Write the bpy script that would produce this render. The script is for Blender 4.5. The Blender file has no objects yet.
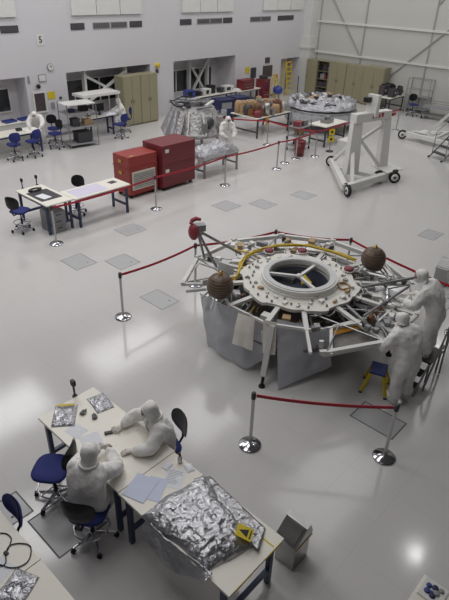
import bpy, bmesh, math, random
from mathutils import Vector as V, Matrix, noise
random.seed(7)
SC = bpy.context.scene
COL = SC.collection
PI = math.pi
R = math.radians

# ------------------------------------------------------------------ materials
def mat(name, col, rough=.5, metal=0., col2=None, scale=6., bump=0., bscale=20., spec=.5, trans=0., emit=None):
    m = bpy.data.materials.new(name); m.use_nodes = True
    nt = m.node_tree; b = nt.nodes['Principled BSDF']
    def lin(c): return tuple(((x/255+.055)/1.055)**2.4 if x > 10 else x/255/12.92 for x in c) + (1,)
    b.inputs['Roughness'].default_value = rough
    b.inputs['Metallic'].default_value = metal
    b.inputs['Specular IOR Level'].default_value = spec
    b.inputs['Transmission Weight'].default_value = trans
    tc = nt.nodes.new('ShaderNodeTexCoord')
    n = nt.nodes.new('ShaderNodeTexNoise'); n.inputs['Scale'].default_value = scale; n.inputs['Detail'].default_value = 4
    nt.links.new(tc.outputs['Object'], n.inputs['Vector'])
    r = nt.nodes.new('ShaderNodeMixRGB')
    r.inputs['Color1'].default_value = lin(col)
    r.inputs['Color2'].default_value = lin(col2 if col2 else tuple(min(255, c*.95) for c in col))
    nt.links.new(n.outputs['Fac'], r.inputs['Fac']); nt.links.new(r.outputs[0], b.inputs['Base Color'])
    if bump:
        n2 = nt.nodes.new('ShaderNodeTexNoise'); n2.inputs['Scale'].default_value = bscale; n2.inputs['Detail'].default_value = 3
        nt.links.new(tc.outputs['Object'], n2.inputs['Vector'])
        bp = nt.nodes.new('ShaderNodeBump'); bp.inputs['Strength'].default_value = bump; bp.inputs['Distance'].default_value = .03
        nt.links.new(n2.outputs['Fac'], bp.inputs['Height']); nt.links.new(bp.outputs[0], b.inputs['Normal'])
    if name.startswith('foil'):
        vo = nt.nodes.new('ShaderNodeTexVoronoi'); vo.inputs['Scale'].default_value = bscale*(.55 if name == 'foil' else .5)
        mx = nt.nodes.new('ShaderNodeVectorMath'); mx.operation = 'MULTIPLY_ADD'; mx.inputs[1].default_value = (.12,.12,.12)
        nt.links.new(n2.outputs['Color'], mx.inputs[0]); nt.links.new(tc.outputs['Object'], mx.inputs[2]); nt.links.new(mx.outputs[0], vo.inputs['Vector'])
        b2 = nt.nodes.new('ShaderNodeBump'); b2.inputs['Strength'].default_value = .5 if name == 'foil' else .7; b2.inputs['Distance'].default_value = .05
        nt.links.new(vo.outputs['Distance'], b2.inputs['Height']); nt.links.new(bp.outputs[0], b2.inputs['Normal']); nt.links.new(b2.outputs[0], b.inputs['Normal'])
    if emit:
        b.inputs['Emission Color'].default_value = lin(col); b.inputs['Emission Strength'].default_value = emit
    return m
M = {}
def mk(n, *a, **k): M[n] = mat(n, *a, **k)
mk('wall', (214,212,216), .6, col2=(208,206,211), scale=.4)
mk('wall_metal', (203,203,198), .5, col2=(197,197,192), scale=.5)
mk('wall_seam', (168,168,164), .5)
mk('white_paint', (226,226,223), .4)
mk('white_steel', (232,231,228), .35)
mk('white_top', (240,236,226), .35, col2=(237,233,222), scale=2)
mk('cream', (224,220,205), .4)
mk('paper', (236,238,246), .7)
mk('lilac', (218,214,234), .7)
mk('paper_blue', (212,220,242), .7)
mk('black', (22,22,25), .45)
mk('rubber', (30,30,32), .7)
mk('dark_grey', (66,66,70), .5)
mk('vent', (88,87,90), .6)
mk('vent_light', (150,150,152), .6)
mk('drum_dark', (112,118,132), .3, .3, col2=(84,90,104), scale=6)
mk('glass_dark', (46,50,54), .15, spec=.8)
mk('blue_steel', (52,66,98), .4)
mk('blue_fabric', (40,49,118), .8, bump=.1, bscale=120)
mk('blue', (58,70,136), .45)
mk('blue_drum', (54,70,150), .4)
mk('navy', (44,50,92), .5)
mk('red_paint', (156,57,51), .4, col2=(149,53,48), scale=2)
mk('red_dark', (122,47,53), .4, col2=(116,44,50), scale=2)
mk('red_belt', (186,38,56), .6)
mk('red_cover', (158,62,70), .5, bump=.2, bscale=30)
mk('maroon', (140,62,74), .5)
mk('yellow', (222,196,40), .5)
mk('yellow_cable', (214,184,58), .5)
mk('orange', (214,150,44), .6)
mk('beige', (156,150,124), .45, col2=(150,145,119), scale=1.5)
mk('beige_edge', (132,124,94), .5)
mk('chrome', (200,200,205), .13, 1.)
mk('steel', (178,177,176), .3, 1., bump=.02, bscale=60)
mk('aluminium', (196,196,194), .38, .85)
mk('grey_metal', (150,150,152), .4, .5)
mk('foil', (190,190,195), .3, .8, bump=.55, bscale=15)
mk('foil_rough', (204,204,210), .32, .85, bump=.9, bscale=22)
mk('foil_dull', (206,204,206), .4, .45, col2=(150,147,146), scale=5, bump=.8, bscale=14)
mk('tank', (104,88,76), .4, .25, col2=(88,73,62), scale=5)
mk('tank_band', (140,118,98), .45, .2)
mk('brass', (196,160,84), .4, .7)
mk('copper', (152,104,72), .5, .4)
mk('tan', (196,166,128), .7, col2=(160,130,98), scale=8)
mk('suit', (244,242,240), .85, col2=(238,236,234), scale=5, bump=.35, bscale=22)
mk('suit_grey', (226,226,228), .85, bump=.3, bscale=12)
mk('glove', (230,224,218), .6)
mk('skin', (172,142,128), .6)
mk('hair', (48,36,30), .7)
mk('mask', (236,238,242), .8)
mk('sheet', (198,200,206), .22, col2=(188,190,198), scale=3, bump=.5, bscale=7)
M['sheet'].node_tree.nodes['Principled BSDF'].inputs['Alpha'].default_value = .86
mk('white_cloth', (246,240,232), .8, bump=.2, bscale=10)
mk('deck', (236,234,228), .4, col2=(206,202,194), scale=9)
mk('inner_gear', (132,130,128), .45, .3, col2=(84,80,78), scale=9)
mk('plate', (186,186,187), .35, col2=(180,180,182), scale=3)
mk('gasket', (150,151,154), .6)
mk('gasket_dark', (92,94,99), .6)
mk('picture', (96,84,88), .5, col2=(56,50,56), scale=9)
mk('red_mark', (170,34,40), .6)
mk('ink', (40,42,60), .6)
mk('green_led', (90,150,110), .5)
mk('ceiling', (150,150,150), .8)
mk('gallery', (96,97,100), .7)
mk('panel_grey', (206,207,208), .35)
mk('brown_bin', (120,86,66), .6)
mk('mesh_grey', (168,168,172), .45, .4)

def floor_material():
    m = bpy.data.materials.new('floor_vinyl'); m.use_nodes = True; nt = m.node_tree; b = nt.nodes['Principled BSDF']
    tc = nt.nodes.new('ShaderNodeTexCoord')
    n = nt.nodes.new('ShaderNodeTexNoise'); n.inputs['Scale'].default_value = .35; n.inputs['Detail'].default_value = 5
    nt.links.new(tc.outputs['Object'], n.inputs['Vector'])
    r = nt.nodes.new('ShaderNodeMixRGB')
    r.inputs['Color1'].default_value = (.60,.585,.58,1); r.inputs['Color2'].default_value = (.655,.64,.635,1)
    nt.links.new(n.outputs['Fac'], r.inputs['Fac'])
    br = nt.nodes.new('ShaderNodeTexBrick'); br.offset = 0
    br.inputs['Color1'].default_value = (1,1,1,1); br.inputs['Color2'].default_value = (.985,.985,.985,1); br.inputs['Mortar'].default_value = (.93,.93,.93,1)
    br.inputs['Scale'].default_value = 1; br.inputs['Mortar Size'].default_value = .006
    br.inputs['Brick Width'].default_value = .61; br.inputs['Row Height'].default_value = .76
    nt.links.new(tc.outputs['Object'], br.inputs['Vector'])
    mu = nt.nodes.new('ShaderNodeMixRGB'); mu.blend_type = 'MULTIPLY'; mu.inputs['Fac'].default_value = 1
    nt.links.new(r.outputs[0], mu.inputs['Color1']); nt.links.new(br.outputs['Color'], mu.inputs['Color2'])
    nt.links.new(mu.outputs[0], b.inputs['Base Color'])
    b.inputs['Roughness'].default_value = .13
    n2 = nt.nodes.new('ShaderNodeTexNoise'); n2.inputs['Scale'].default_value = 2.2
    nt.links.new(tc.outputs['Object'], n2.inputs['Vector'])
    bp = nt.nodes.new('ShaderNodeBump'); bp.inputs['Strength'].default_value = .06; bp.inputs['Distance'].default_value = .02
    nt.links.new(n2.outputs['Fac'], bp.inputs['Height']); nt.links.new(bp.outputs[0], b.inputs['Normal'])
    return m
M['floor'] = floor_material()

# ------------------------------------------------------------------ mesh builder
class MB:
    def __init__(s): s.v = []; s.f = []; s.sm = []
    def add(s, vs, fs, smooth=False):
        o = len(s.v); s.v += [tuple(v) for v in vs]
        for f in fs: s.f.append([o+i for i in f]); s.sm.append(smooth)
        return s
    def box(s, c, d, rz=0, rx=0, ry=0):
        m = Matrix.Rotation(rz,3,'Z') @ Matrix.Rotation(ry,3,'Y') @ Matrix.Rotation(rx,3,'X')
        vs = [V(c) + m @ V((d[0]/2*x, d[1]/2*y, d[2]/2*z)) for x in (-1,1) for y in (-1,1) for z in (-1,1)]
        return s.add(vs, [(0,1,3,2),(4,6,7,5),(0,4,5,1),(2,3,7,6),(0,2,6,4),(1,5,7,3)])
    def bx(s, x0,x1,y0,y1,z0,z1): return s.box(((x0+x1)/2,(y0+y1)/2,(z0+z1)/2),(x1-x0,y1-y0,z1-z0))
    def bar(s, p, q, w, h=None, up=(0,0,1)):
        p, q = V(p), V(q); h = h or w; d = (q-p).normalized(); u = V(up)
        if abs(d.dot(u)) > .98: u = V((1,0,0))
        a = d.cross(u).normalized()*(w/2); b = a.cross(d).normalized()*(h/2)
        vs = [e+x*a+y*b for e in (p,q) for x,y in ((-1,-1),(1,-1),(1,1),(-1,1))]
        return s.add(vs, [(3,2,1,0),(4,5,6,7),(0,1,5,4),(1,2,6,5),(2,3,7,6),(3,0,4,7)])
    def path(s, pts, r, n=8, closed=False):
        pts = [V(p) for p in pts]; k = len(pts); ref = None; rings = []
        for i,p in enumerate(pts):
            a = pts[i-1] if (i or closed) else p; b = pts[(i+1)%k] if (i < k-1 or closed) else p
            t = (b-a).normalized()
            if ref is None: ref = V((0,0,1)) if abs(t.z) < .9 else V((1,0,0))
            x = t.cross(ref).normalized(); y = x.cross(t); ref = y
            rr = r[i] if isinstance(r,(list,tuple)) else r
            rings.append([p + (math.cos(2*PI*j/n)*x + math.sin(2*PI*j/n)*y)*rr for j in range(n)])
        vs = [v for g in rings for v in g]; fs = []
        for i in range(k if closed else k-1):
            a, b = i*n, ((i+1)%k)*n
            for j in range(n): fs.append((a+j, a+(j+1)%n, b+(j+1)%n, b+j))
        s.add(vs, fs, True)
        if not closed: s.add(rings[0], [tuple(range(n))[::-1]]); s.add(rings[-1], [tuple(range(n))])
        return s
    def tube(s, p, q, r, n=8): return s.path([p,q], r, n)
    def lathe(s, c, prof, n=24, axis='Z', smooth=True, a0=0, cap=True):
        vs = []; fs = []
        for (r,z) in prof:
            for j in range(n):
                a = a0+2*PI*j/n; p = V((r*math.cos(a), r*math.sin(a), z))
                if axis == 'X': p = V((p.z, p.x, p.y))
                if axis == 'Y': p = V((p.x, p.z, -p.y))
                vs.append(V(c)+p)
        for i in range(len(prof)-1):
            for j in range(n): fs.append((i*n+j, i*n+(j+1)%n, (i+1)*n+(j+1)%n, (i+1)*n+j))
        s.add(vs, fs, smooth)
        if cap:
            if prof[0][0] > 1e-6: s.add(vs[:n], [tuple(range(n))[::-1]])
            if prof[-1][0] > 1e-6: s.add(vs[-n:], [tuple(range(n))])
        return s
    def sphere(s, c, r, n=16, sc=(1,1,1), rot=None):
        vs = []; fs = []; k = n//2
        m = rot or Matrix.Identity(3)
        for i in range(k+1):
            t = PI*i/k
            for j in range(n):
                a = 2*PI*j/n
                vs.append(V(c)+m@V((r*sc[0]*math.sin(t)*math.cos(a), r*sc[1]*math.sin(t)*math.sin(a), -r*sc[2]*math.cos(t))))
        for i in range(k):
            for j in range(n): fs.append((i*n+j, i*n+(j+1)%n, (i+1)*n+(j+1)%n, (i+1)*n+j))
        return s.add(vs, fs, True)
    def prism(s, poly, z0, z1):
        n = len(poly); vs = [(x,y,z0) for x,y in poly]+[(x,y,z1) for x,y in poly]
        return s.add(vs, [tuple(range(n))[::-1], tuple(range(n,2*n))]+[(i,(i+1)%n,n+(i+1)%n,n+i) for i in range(n)])
    def slab(s, pts, t):
        # polygon in space given a thickness along its normal
        pts = [V(p) for p in pts]; nrm = (pts[1]-pts[0]).cross(pts[2]-pts[1]).normalized()*t; n = len(pts)
        return s.add(pts+[p-nrm for p in pts], [tuple(range(n)), tuple(range(n,2*n))[::-1]]+[(i,n+i,n+(i+1)%n,(i+1)%n) for i in range(n)])
    def grid(s, fn, nu, nv, t=0):
        vs = [V(fn(i/nu, j/nv)) for i in range(nu+1) for j in range(nv+1)]
        q = [(i*(nv+1)+j, (i+1)*(nv+1)+j, (i+1)*(nv+1)+j+1, i*(nv+1)+j+1) for i in range(nu) for j in range(nv)]
        s.add(vs, q, True)
        if t:
            k = len(vs); low = [v-V((0,0,t)) for v in vs]
            edge = [i*(nv+1) for i in range(nu+1)] + [nu*(nv+1)+j for j in range(1,nv+1)] + [i*(nv+1)+nv for i in range(nu-1,-1,-1)] + [j for j in range(nv-1,0,-1)]
            o = len(s.v); s.v += [tuple(v) for v in low]
            for f in q: s.f.append([o+i for i in f[::-1]]); s.sm.append(True)
            b = o-k
            for a_, b_ in zip(edge, edge[1:]+edge[:1]): s.f.append([b+b_, b+a_, o+a_, o+b_]); s.sm.append(False)
        return s
    def mesh(s, name):
        me = bpy.data.meshes.new(name); me.from_pydata(s.v, [], s.f); me.update()
        me.polygons.foreach_set('use_smooth', s.sm)
        bm = bmesh.new(); bm.from_mesh(me); bmesh.ops.recalc_face_normals(bm, faces=bm.faces); bm.to_mesh(me); bm.free()
        return me
    def build(s, name, m, parent=None, bevel=0):
        me = s.mesh(name)
        if bevel:
            bm = bmesh.new(); bm.from_mesh(me)
            bmesh.ops.remove_doubles(bm, verts=bm.verts, dist=1e-5)
            es = [e for e in bm.edges if len(e.link_faces) == 2 and e.calc_face_angle(0) > .6]
            bmesh.ops.bevel(bm, geom=es, offset=bevel, segments=2, profile=.6, affect='EDGES'); bm.to_mesh(me); bm.free()
        me.materials.append(M[m])
        o = bpy.data.objects.new(name, me); COL.objects.link(o)
        if parent: o.parent = parent
        return o

def tag(o, label, cat, group=None, kind=None):
    o['label'] = label; o['category'] = cat
    if group: o['group'] = group
    if kind: o['kind'] = kind
    return o
def thing(name, label, cat, loc=(0,0,0), rz=0, group=None):
    o = bpy.data.objects.new(name, None); o.empty_display_size = .1; COL.objects.link(o)
    o.location = loc; o.rotation_euler = (0,0,rz)
    return tag(o, label, cat, group)
def struct(name, mb, m, parent=None):
    o = mb.build(name, m, parent); o['kind'] = 'structure'; return o
def at(o, loc, rz=0): o.location = loc; o.rotation_euler = (0,0,rz); return o
KIDS = {}
def dup(root, loc, rz, label, group=None):
    r = root.copy(); COL.objects.link(r); r.location = loc; r.rotation_euler = (0,0,rz); r['label'] = label
    if group: r['group'] = group
    def rec(a, b):
        for ch in list(a.children):
            c = ch.copy(); COL.objects.link(c); c.parent = b; rec(ch, c)
    rec(root, r); return r

# ------------------------------------------------------------------ camera
F = 536.73
yaw, pitch, roll = .72962, .54319, .03641
f_ = V((math.cos(pitch)*math.cos(yaw), math.cos(pitch)*math.sin(yaw), -math.sin(pitch)))
r_ = f_.cross(V((0,0,1))).normalized(); u_ = r_.cross(f_)
rr = math.cos(roll)*r_ + math.sin(roll)*u_; uu = -math.sin(roll)*r_ + math.cos(roll)*u_
cd = bpy.data.cameras.new('camera'); cam = bpy.data.objects.new('camera', cd); COL.objects.link(cam)
cam.matrix_world = Matrix(((rr.x,uu.x,-f_.x,0),(rr.y,uu.y,-f_.y,0),(rr.z,uu.z,-f_.z,6.2),(0,0,0,1)))
cd.sensor_fit = 'HORIZONTAL'; cd.sensor_width = 36; cd.lens = 36*F/449; cd.clip_end = 200; cd.clip_start = .05
SC.camera = cam

# ------------------------------------------------------------------ the room
XR, YB, ZC = 30.5, 21.3, 10.
X0, Y0 = -4., -9.
struct('floor', MB().bx(X0,XR+.3,Y0,YB+2.2,-.2,0), 'floor')
struct('ceiling', MB().bx(X0,XR+.3,Y0,YB+.3,ZC,ZC+.2), 'ceiling')
struct('wall_front', MB().bx(X0,XR,Y0-.2,Y0,0,ZC), 'gallery')
struct('wall_left', MB().bx(X0-.2,X0,Y0,YB+2,0,ZC), 'gallery')
# long back wall, with recessed bays
b = MB(); b.bx(X0,XR,YB,YB+.25,2.5,ZC)
for x0,x1 in ((X0,8.6),(11.42,13.3),(17.9,19.4),(24.0,28.15),(30.0,30.5)): b.bx(x0,x1,YB,YB+.25,0,2.5)
b.bx(28.15,30.0,YB,YB+.25,2.02,2.5)
struct('wall_back', b, 'wall')
for k,(x0,x1,d,h) in enumerate(((8.6,11.42,.8,2.5),(13.3,17.9,1.2,2.5),(19.4,24.0,1.4,2.5),(28.15,30.0,1.4,2.02))):
    b = MB(); y1 = YB+d
    b.bx(x0-.2,x1+.2,y1,y1+.15,0,h+.2); b.bx(x0-.2,x0,YB+.25,y1,0,h+.2); b.bx(x1,x1+.2,YB+.25,y1,0,h+.2); b.bx(x0,x1,YB+.25,y1,h,h+.2)
    struct('wall_recess_%d' % (k+1), b, 'wall')
# windows in the recess back walls
def window(n, x0, x1, y, z0, z1, parts=2):
    fr = MB(); t = .06
    fr.bx(x0-t,x1+t,y-.06,y,z1,z1+t).bx(x0-t,x1+t,y-.06,y,z0-t,z0).bx(x0-t,x0,y-.06,y,z0,z1).bx(x1,x1+t,y-.06,y,z0,z1)
    for i in range(1,parts):
        x = x0+(x1-x0)*i/parts; fr.bx(x-t/2,x+t/2,y-.06,y,z0,z1)
    w = struct('window_%d' % n, fr, 'white_paint')
    MB().bx(x0,x1,y-.025,y-.005,z0,z1).build('window_pane', 'glass_dark', w)
    return w
window(1, 9.6, 11.0, YB+.8, 1.15, 2.0, 1)
window(2, 13.9, 17.6, YB+1.2, .95, 1.95, 4)
window(3, 19.9, 23.5, YB+1.4, .75, 1.8, 4)
w4 = window(4, 11.68, 12.16, YB, 1.13, 1.84, 1); w4.children[0].data.materials[0] = M['picture']
# white X braces in front of the recess windows
def xbrace(x0, x1, y, z0, z1, lab):
    o = MB().bar((x0,y,z0),(x1,y,z1),.11,.1).bar((x0,y+.1,z1),(x1,y+.1,z0),.11,.1).bx(x0-.1,x0,y-.06,y+.16,0,2.5).bx(x1,x1+.1,y-.06,y+.16,0,2.5)
    p = o.build('wall_cross_brace', 'white_paint'); p['kind'] = 'structure'; return p
xbrace(14.45, 16.6, YB+.3, 1.12, 2.25, '')
xbrace(21.6, 22.9, YB+1.1, .5, 2.2, '')
# upper panels on the back wall
n = 1
for x0,x1,k in ((7.7,11.43,3),(13.83,17.5,3),(19.95,23.6,3),(26.06,29.8,3)):
    b = MB(); w = (x1-x0)/k
    for i in range(k): b.bx(x0+i*w+.02, x0+(i+1)*w-.02, YB-.09, YB, 4.63, 7.4)
    struct('trim_%d' % n, b, 'white_paint'); n += 1
# wall vents
def vent(x0, x1, light, label):
    t = thing('wall_vent', label, 'vent', ((x0+x1)/2, YB, 4.22), 0, 'vents in a row under the upper wall panels')
    w = x1-x0
    MB().bx(-w/2,w/2,-.03,0,-.12,.12).build('frame', 'vent_light' if light else 'dark_grey', t)
    s_ = MB(); k = max(3,int(w/.09))
    for i in range(k): s_.bx(-w/2+.03+i*(w-.06)/k, -w/2+.03+(i+.6)*(w-.06)/k, -.045, -.03, -.09, .09)
    s_.build('louvre', 'vent', t)
for x0,x1,l,lab in ((10.72,11.44,0,'dark wall vent at the far left end of the vent row'),
    (13.76,14.42,0,'dark short vent left of the grey vents, under the second panel group'),
    (14.85,15.72,1,'light grey double vent, left half, under second panel group'),
    (15.78,16.66,1,'light grey double vent, right half, under second panel group'),
    (16.81,17.5,0,'dark short vent at the right end under the second panel group'),
    (19.87,20.62,0,'dark short vent left of grey vents, under the third panel group'),
    (21.02,21.92,1,'light grey double vent, left half, under third panel group'),
    (21.96,22.84,1,'light grey double vent, right half, under third panel group'),
    (22.92,23.6,0,'dark short vent at the right end under the third panel group'),
    (25.08,25.95,1,'grey vent left of its twin, under the rightmost panel group'),
    (26.0,26.85,1,'grey vent directly left of the long dark vent under the rightmost panels'),
    (27.5,29.0,0,'long dark vent nearest the corner of the room')): vent(x0,x1,l,lab)
# right wall: ribs, girts, diagonals
struct('wall_right', MB().bx(XR,XR+.25,Y0,YB+.25,0,ZC), 'wall_metal')
b = MB()
for z in (2.4,4.05,5.9,7.8): b.bx(XR-.09,XR,Y0,20.5,z-.05,z+.05)
struct('trim_5', b, 'white_paint')
b = MB()
for y in (20.36,17.3,13.28,9.2,5.2,1.2): b.bx(XR-.05,XR,y-.035,y+.035,0,ZC)
struct('trim_6', b, 'wall_seam')
b = MB()
for (ya,za,yb,zb) in ((11.3,5.2,14.4,2.4),(19.9,5.6,17.4,2.5),(14.4,2.4,16.4,.6),(13.2,5.3,11.9,7.4)): b.bar((XR-.04,ya,za),(XR-.04,yb,zb),.05,.06)
struct('trim_7', b, 'wall_seam')
struct('trim_8', MB().bx(30.0,30.5,20.62,21.3,0,3.2).bx(30.12,30.5,20.75,21.3,3.2,ZC).bx(29.93,30.5,20.55,21.3,2.55,2.68), 'white_paint')
struct('baseboard_back', MB().bx(11.42,13.3,YB-.02,YB,0,.12).bx(24,28.15,YB-.02,YB,0,.12), 'vent_light')
# floor access plates
def plate(x0,x1,y0,y1,label):
    t = thing('floor_plate', label, 'floor plate', ((x0+x1)/2,(y0+y1)/2,0), 0, 'grey access plates set in the floor')
    w,h = (x1-x0)/2,(y1-y0)/2; g = .02
    MB().bx(-w,w,h-g,h,.0005,.003).bx(-w,w,-h,-h+g,.0005,.003).bx(-w,-w+g,-h+g,h-g,.0005,.003).bx(w-g,w,-h+g,h-g,.0005,.003).build('gasket', 'gasket_dark' if 'outlined' in label else 'gasket', t)
    MB().bx(-w+g,w-g,-h+g,h-g,.0004,.0018).build('cover', 'plate', t)
    MB().lathe((w*.45,-h*.5,0),[(.02,.0018),(.02,.0025)],10).build('lifting_hole', 'dark_grey', t)
for a in ((6.1,6.7,10.27,11.0,'grey floor plate left of the two side by side ones, nearest the white table post'),
    (6.87,7.5,9.56,10.22,'grey floor plate just behind the leftmost belt post of the hardware enclosure'),
    (6.38,6.9,7.5,8.25,'grey floor plate alone on the left of the ring structure'),
    (11.55,12.25,10.38,11.05,'floor plate left of its neighbour, on the open floor behind the ring structure'),
    (12.55,13.2,9.67,10.35,'floor plate right of its neighbour, on the open floor in front of the white gantry'),
    (14.25,14.95,4.93,5.42,'floor plate alone at the right edge of the picture, behind the two standing people'),
    (6.42,6.93,2.08,2.86,'dark outlined floor plate under the front red belt by the step stool'),
    (.93,1.83,4.91,5.38,'small outlined floor plate beside the chair at the bottom left table'),
    (1.68,2.44,4.07,4.83,'large outlined floor plate under the two dark backed stools'),
    (14.2,14.85,9.3,9.95,'floor plate close to the front wheel of the white gantry'),
    (10.9,11.6,3.1,3.9,'floor plate seen over the shoulder of the person on the steps'),
    (8.2,8.9,11.0,11.6,'floor plate in front of the red cabinets, left of the belt post')): plate(*a)

# ------------------------------------------------------------------ wall fittings
def wall_item(name, x0, x1, z0, z1, m, label, cat, d=.04, y=YB):
    return tag(MB().bx(x0,x1,y-d,y+.004,z0,z1).build(name, m, None, .004), label, cat)
t = thing('bay_sign', 'small white wall sign with a black 5 high on the back wall', 'sign', (12.31,YB,3.8))
MB().bx(-.17,.17,-.02,-.002,-.2,.2).build('board', 'white_paint', t)
cu = bpy.data.curves.new('five', 'FONT'); cu.body = '5'; cu.size = .34; cu.extrude = .004; cu.align_x = 'CENTER'; cu.align_y = 'CENTER'
to = bpy.data.objects.new('five', cu); COL.objects.link(to)
me = bpy.data.meshes.new_from_object(to.evaluated_get(bpy.context.evaluated_depsgraph_get())); bpy.data.objects.remove(to)
me.materials.clear(); me.materials.append(M['ink'])
o = bpy.data.objects.new('number', me); COL.objects.link(o); o.parent = t; o.location = (0,-.027,0); o.rotation_euler = (PI/2,0,0)
t = thing('wall_clock', 'round grey rimmed clock on the back wall', 'clock', (12.6,YB,2.78))
MB().lathe((0,-.02,0),[(.15,.02),(.15,-.02),(.13,-.03)],20,'Y').build('rim', 'vent_light', t)
MB().lathe((0,-.05,0),[(.13,.02),(.125,-.005)],20,'Y').build('dial', 'white_paint', t)
MB().bar((0,-.065,0),(.0,-.065,.09),.012).bar((0,-.065,0),(.06,-.065,.03),.014).build('hand', 'black', t)
t = thing('notice_board', 'pale framed notice under the round clock on the back wall', 'notice', (12.17,YB,2.4))
MB().bx(-.17,.17,-.03,-.002,-.14,.14).build('frame', 'vent_light', t); MB().bx(-.14,.14,-.036,-.03,-.11,.11).build('sheet', 'white_paint', t)
wall_item('wall_thermometer', 11.52,11.6,2.25,2.52,'vent_light','narrow grey instrument strip beside the left recess','instrument')
t = thing('wall_speaker', 'small round black speaker above the small wall window', 'speaker', (11.9,YB,2.12))
MB().bx(-.03,.03,-.04,-.002,-.05,.05).build('bracket', 'dark_grey', t); MB().lathe((0,-.09,0),[(.0,.05),(.07,.05),(.09,0),(.085,-.05),(.0,-.055)],16,'Y').build('body', 'black', t)
t = thing('safety_sign', 'yellow safety sign on back wall right of the small window', 'sign', (12.49,YB,1.7))
MB().bx(-.17,.17,-.02,-.002,-.14,.14).build('board', 'yellow', t)
wall_item('wall_phone', 12.42,12.56,1.2,1.42,'vent_light','grey wall telephone box below the yellow safety sign','telephone',.07)
wall_item('electrical_box', 12.85,12.95,1.5,1.6,'dark_grey','tiny dark switch box left of the wire shelf rack','box',.05)
tag(MB().lathe((18.32,YB-.06,2.42),[(.11,.07),(.11,-.05),(.04,-.09)],16,'Y').build('warning_beacon','yellow'),'yellow beacon on the wall between the two large recesses','beacon')
wall_item('alarm_box', 18.24,18.36,2.08,2.24,'dark_grey','dark box below the yellow beacon on the wall','box',.08)
wall_item('hazard_sign', 24.87,25.17,1.5,1.82,'yellow','yellow sign on the wall above the red tool chest','sign')
wall_item('wall_monitor', 25.35,25.75,1.2,1.75,'dark_grey','dark panel on the wall right of the yellow sign','panel',.08)
wall_item('wall_poster', 26.44,27.3,1.14,1.76,'picture','dark picture poster hanging on the wall near the corner door','poster')
wall_item('small_poster', 26.6,27.0,1.9,2.2,'picture','small slanted dark poster above the larger wall poster','poster')

# ------------------------------------------------------------------ stanchions and belts
ZB = 1.0
def make_stanchion(label):
    t = thing('belt_stanchion', label, 'stanchion', (0,0,0), 0, 'chrome belt stanchions')
    MB().lathe((0,0,0),[(.0,.0),(.175,.0),(.178,.012),(.165,.025),(.06,.045),(.03,.06),(.0,.06)],28).build('base', 'chrome', t)
    MB().lathe((0,0,0),[(.027,.05),(.027,.96)],14).build('post', 'aluminium', t)
    MB().lathe((0,0,0),[(.034,.94),(.036,.95),(.036,1.04),(.03,1.055),(.0,1.057)],14).build('belt_head', 'dark_grey', t)
    return t
st = [((5.62,7.86),'chrome stanchion at the left end of the belt behind the ring structure'),
  ((7.68,7.80),'chrome stanchion behind the red covered mast of the ring structure'),
  ((9.61,7.02),'chrome stanchion behind the middle of the ring structure'),
  ((10.54,5.52),'chrome stanchion behind the right tank of the ring structure'),
  ((4.76,3.62),'chrome stanchion in front of the ring structure, left end of the near belt'),
  ((6.01,2.0),'chrome stanchion on the open floor right of the step stool, right end of near belt'),
  ((6.57,11.9),'chrome stanchion next to the white worktables at left'),
  ((10.1,11.98),'chrome stanchion in front of the red cabinets'),
  ((13.28,12.05),'chrome stanchion right of the foil covered table'),
  ((16.1,11.99),'chrome stanchion in the middle of the far belt line'),
  ((16.93,12.25),'chrome stanchion just right behind the one in the far belt middle'),
  ((17.72,12.3),'chrome stanchion just left of the red bin'),
  ((18.6,11.98),'chrome stanchion just right of the red bin'),
  ((21.43,12.06),'chrome stanchion behind the white gantry'),
  ((25.4,11.9),'chrome stanchion right of the white gantry by the dark equipment table'),
  ((18.46,14.38),'chrome stanchion in front of the brown hardware table'),
  ((10.05,2.62),'chrome stanchion at right beyond the standing people')]
s0 = None
for (x,y),lab in st:
    if s0 is None: s0 = make_stanchion(lab); s0.location = (x,y,0)
    else: dup(s0,(x,y,0),random.uniform(0,6),lab)
def belt(a, b_, label, za=ZB, zb=ZB, sag=.05):
    pts = []
    for i in range(13):
        u = i/12; pts.append((a[0]+(b_[0]-a[0])*u, a[1]+(b_[1]-a[1])*u, za+(zb-za)*u - sag*4*u*(1-u)))
    m = MB(); d = (V(b_)-V(a)).normalized(); nrm = V((-d.y,d.x))*.004
    for p,q in zip(pts,pts[1:]): m.bar(p,q,.012,.052)
    return tag(m.build('barrier_belt','red_belt'), label, 'belt', 'red barrier belts')
def short(a,b_,e=.042):
    a,b_ = V(a),V(b_); d=(b_-a).normalized(); return (a+d*e),(b_-d*e)
S = [s[0] for s in st]
for i,j,lab in ((0,1,'red belt left of the red covered mast'),(1,2,'red belt behind the left half of the ring structure'),(2,3,'red belt behind the right half of ring structure'),
   (3,16,'red belt running right behind the standing people'),(4,5,'red belt in front of the ring structure by the step stool'),
   (6,7,'red belt passing in front of the white worktables'),(7,8,'red belt passing in front of the red cabinets'),(8,9,'red belt on the far line, right of the foil table'),
   (9,12,'red belt leading to the red bin'),(12,13,'red belt behind the white gantry, left stretch'),(13,14,'red belt behind the white gantry, right stretch'),(15,12,'red belt in front of the brown hardware table')):
    a,b_ = short(S[i],S[j]); belt(a,b_,lab)
a,b_ = short((16.9,17.05),S[15]); belt(a,b_,'red belt left of the brown hardware table, beside the far spacecraft',sag=.03)
dup(s0,(16.86,17.08,0),0,'chrome stanchion behind the far foil spacecraft')

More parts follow.
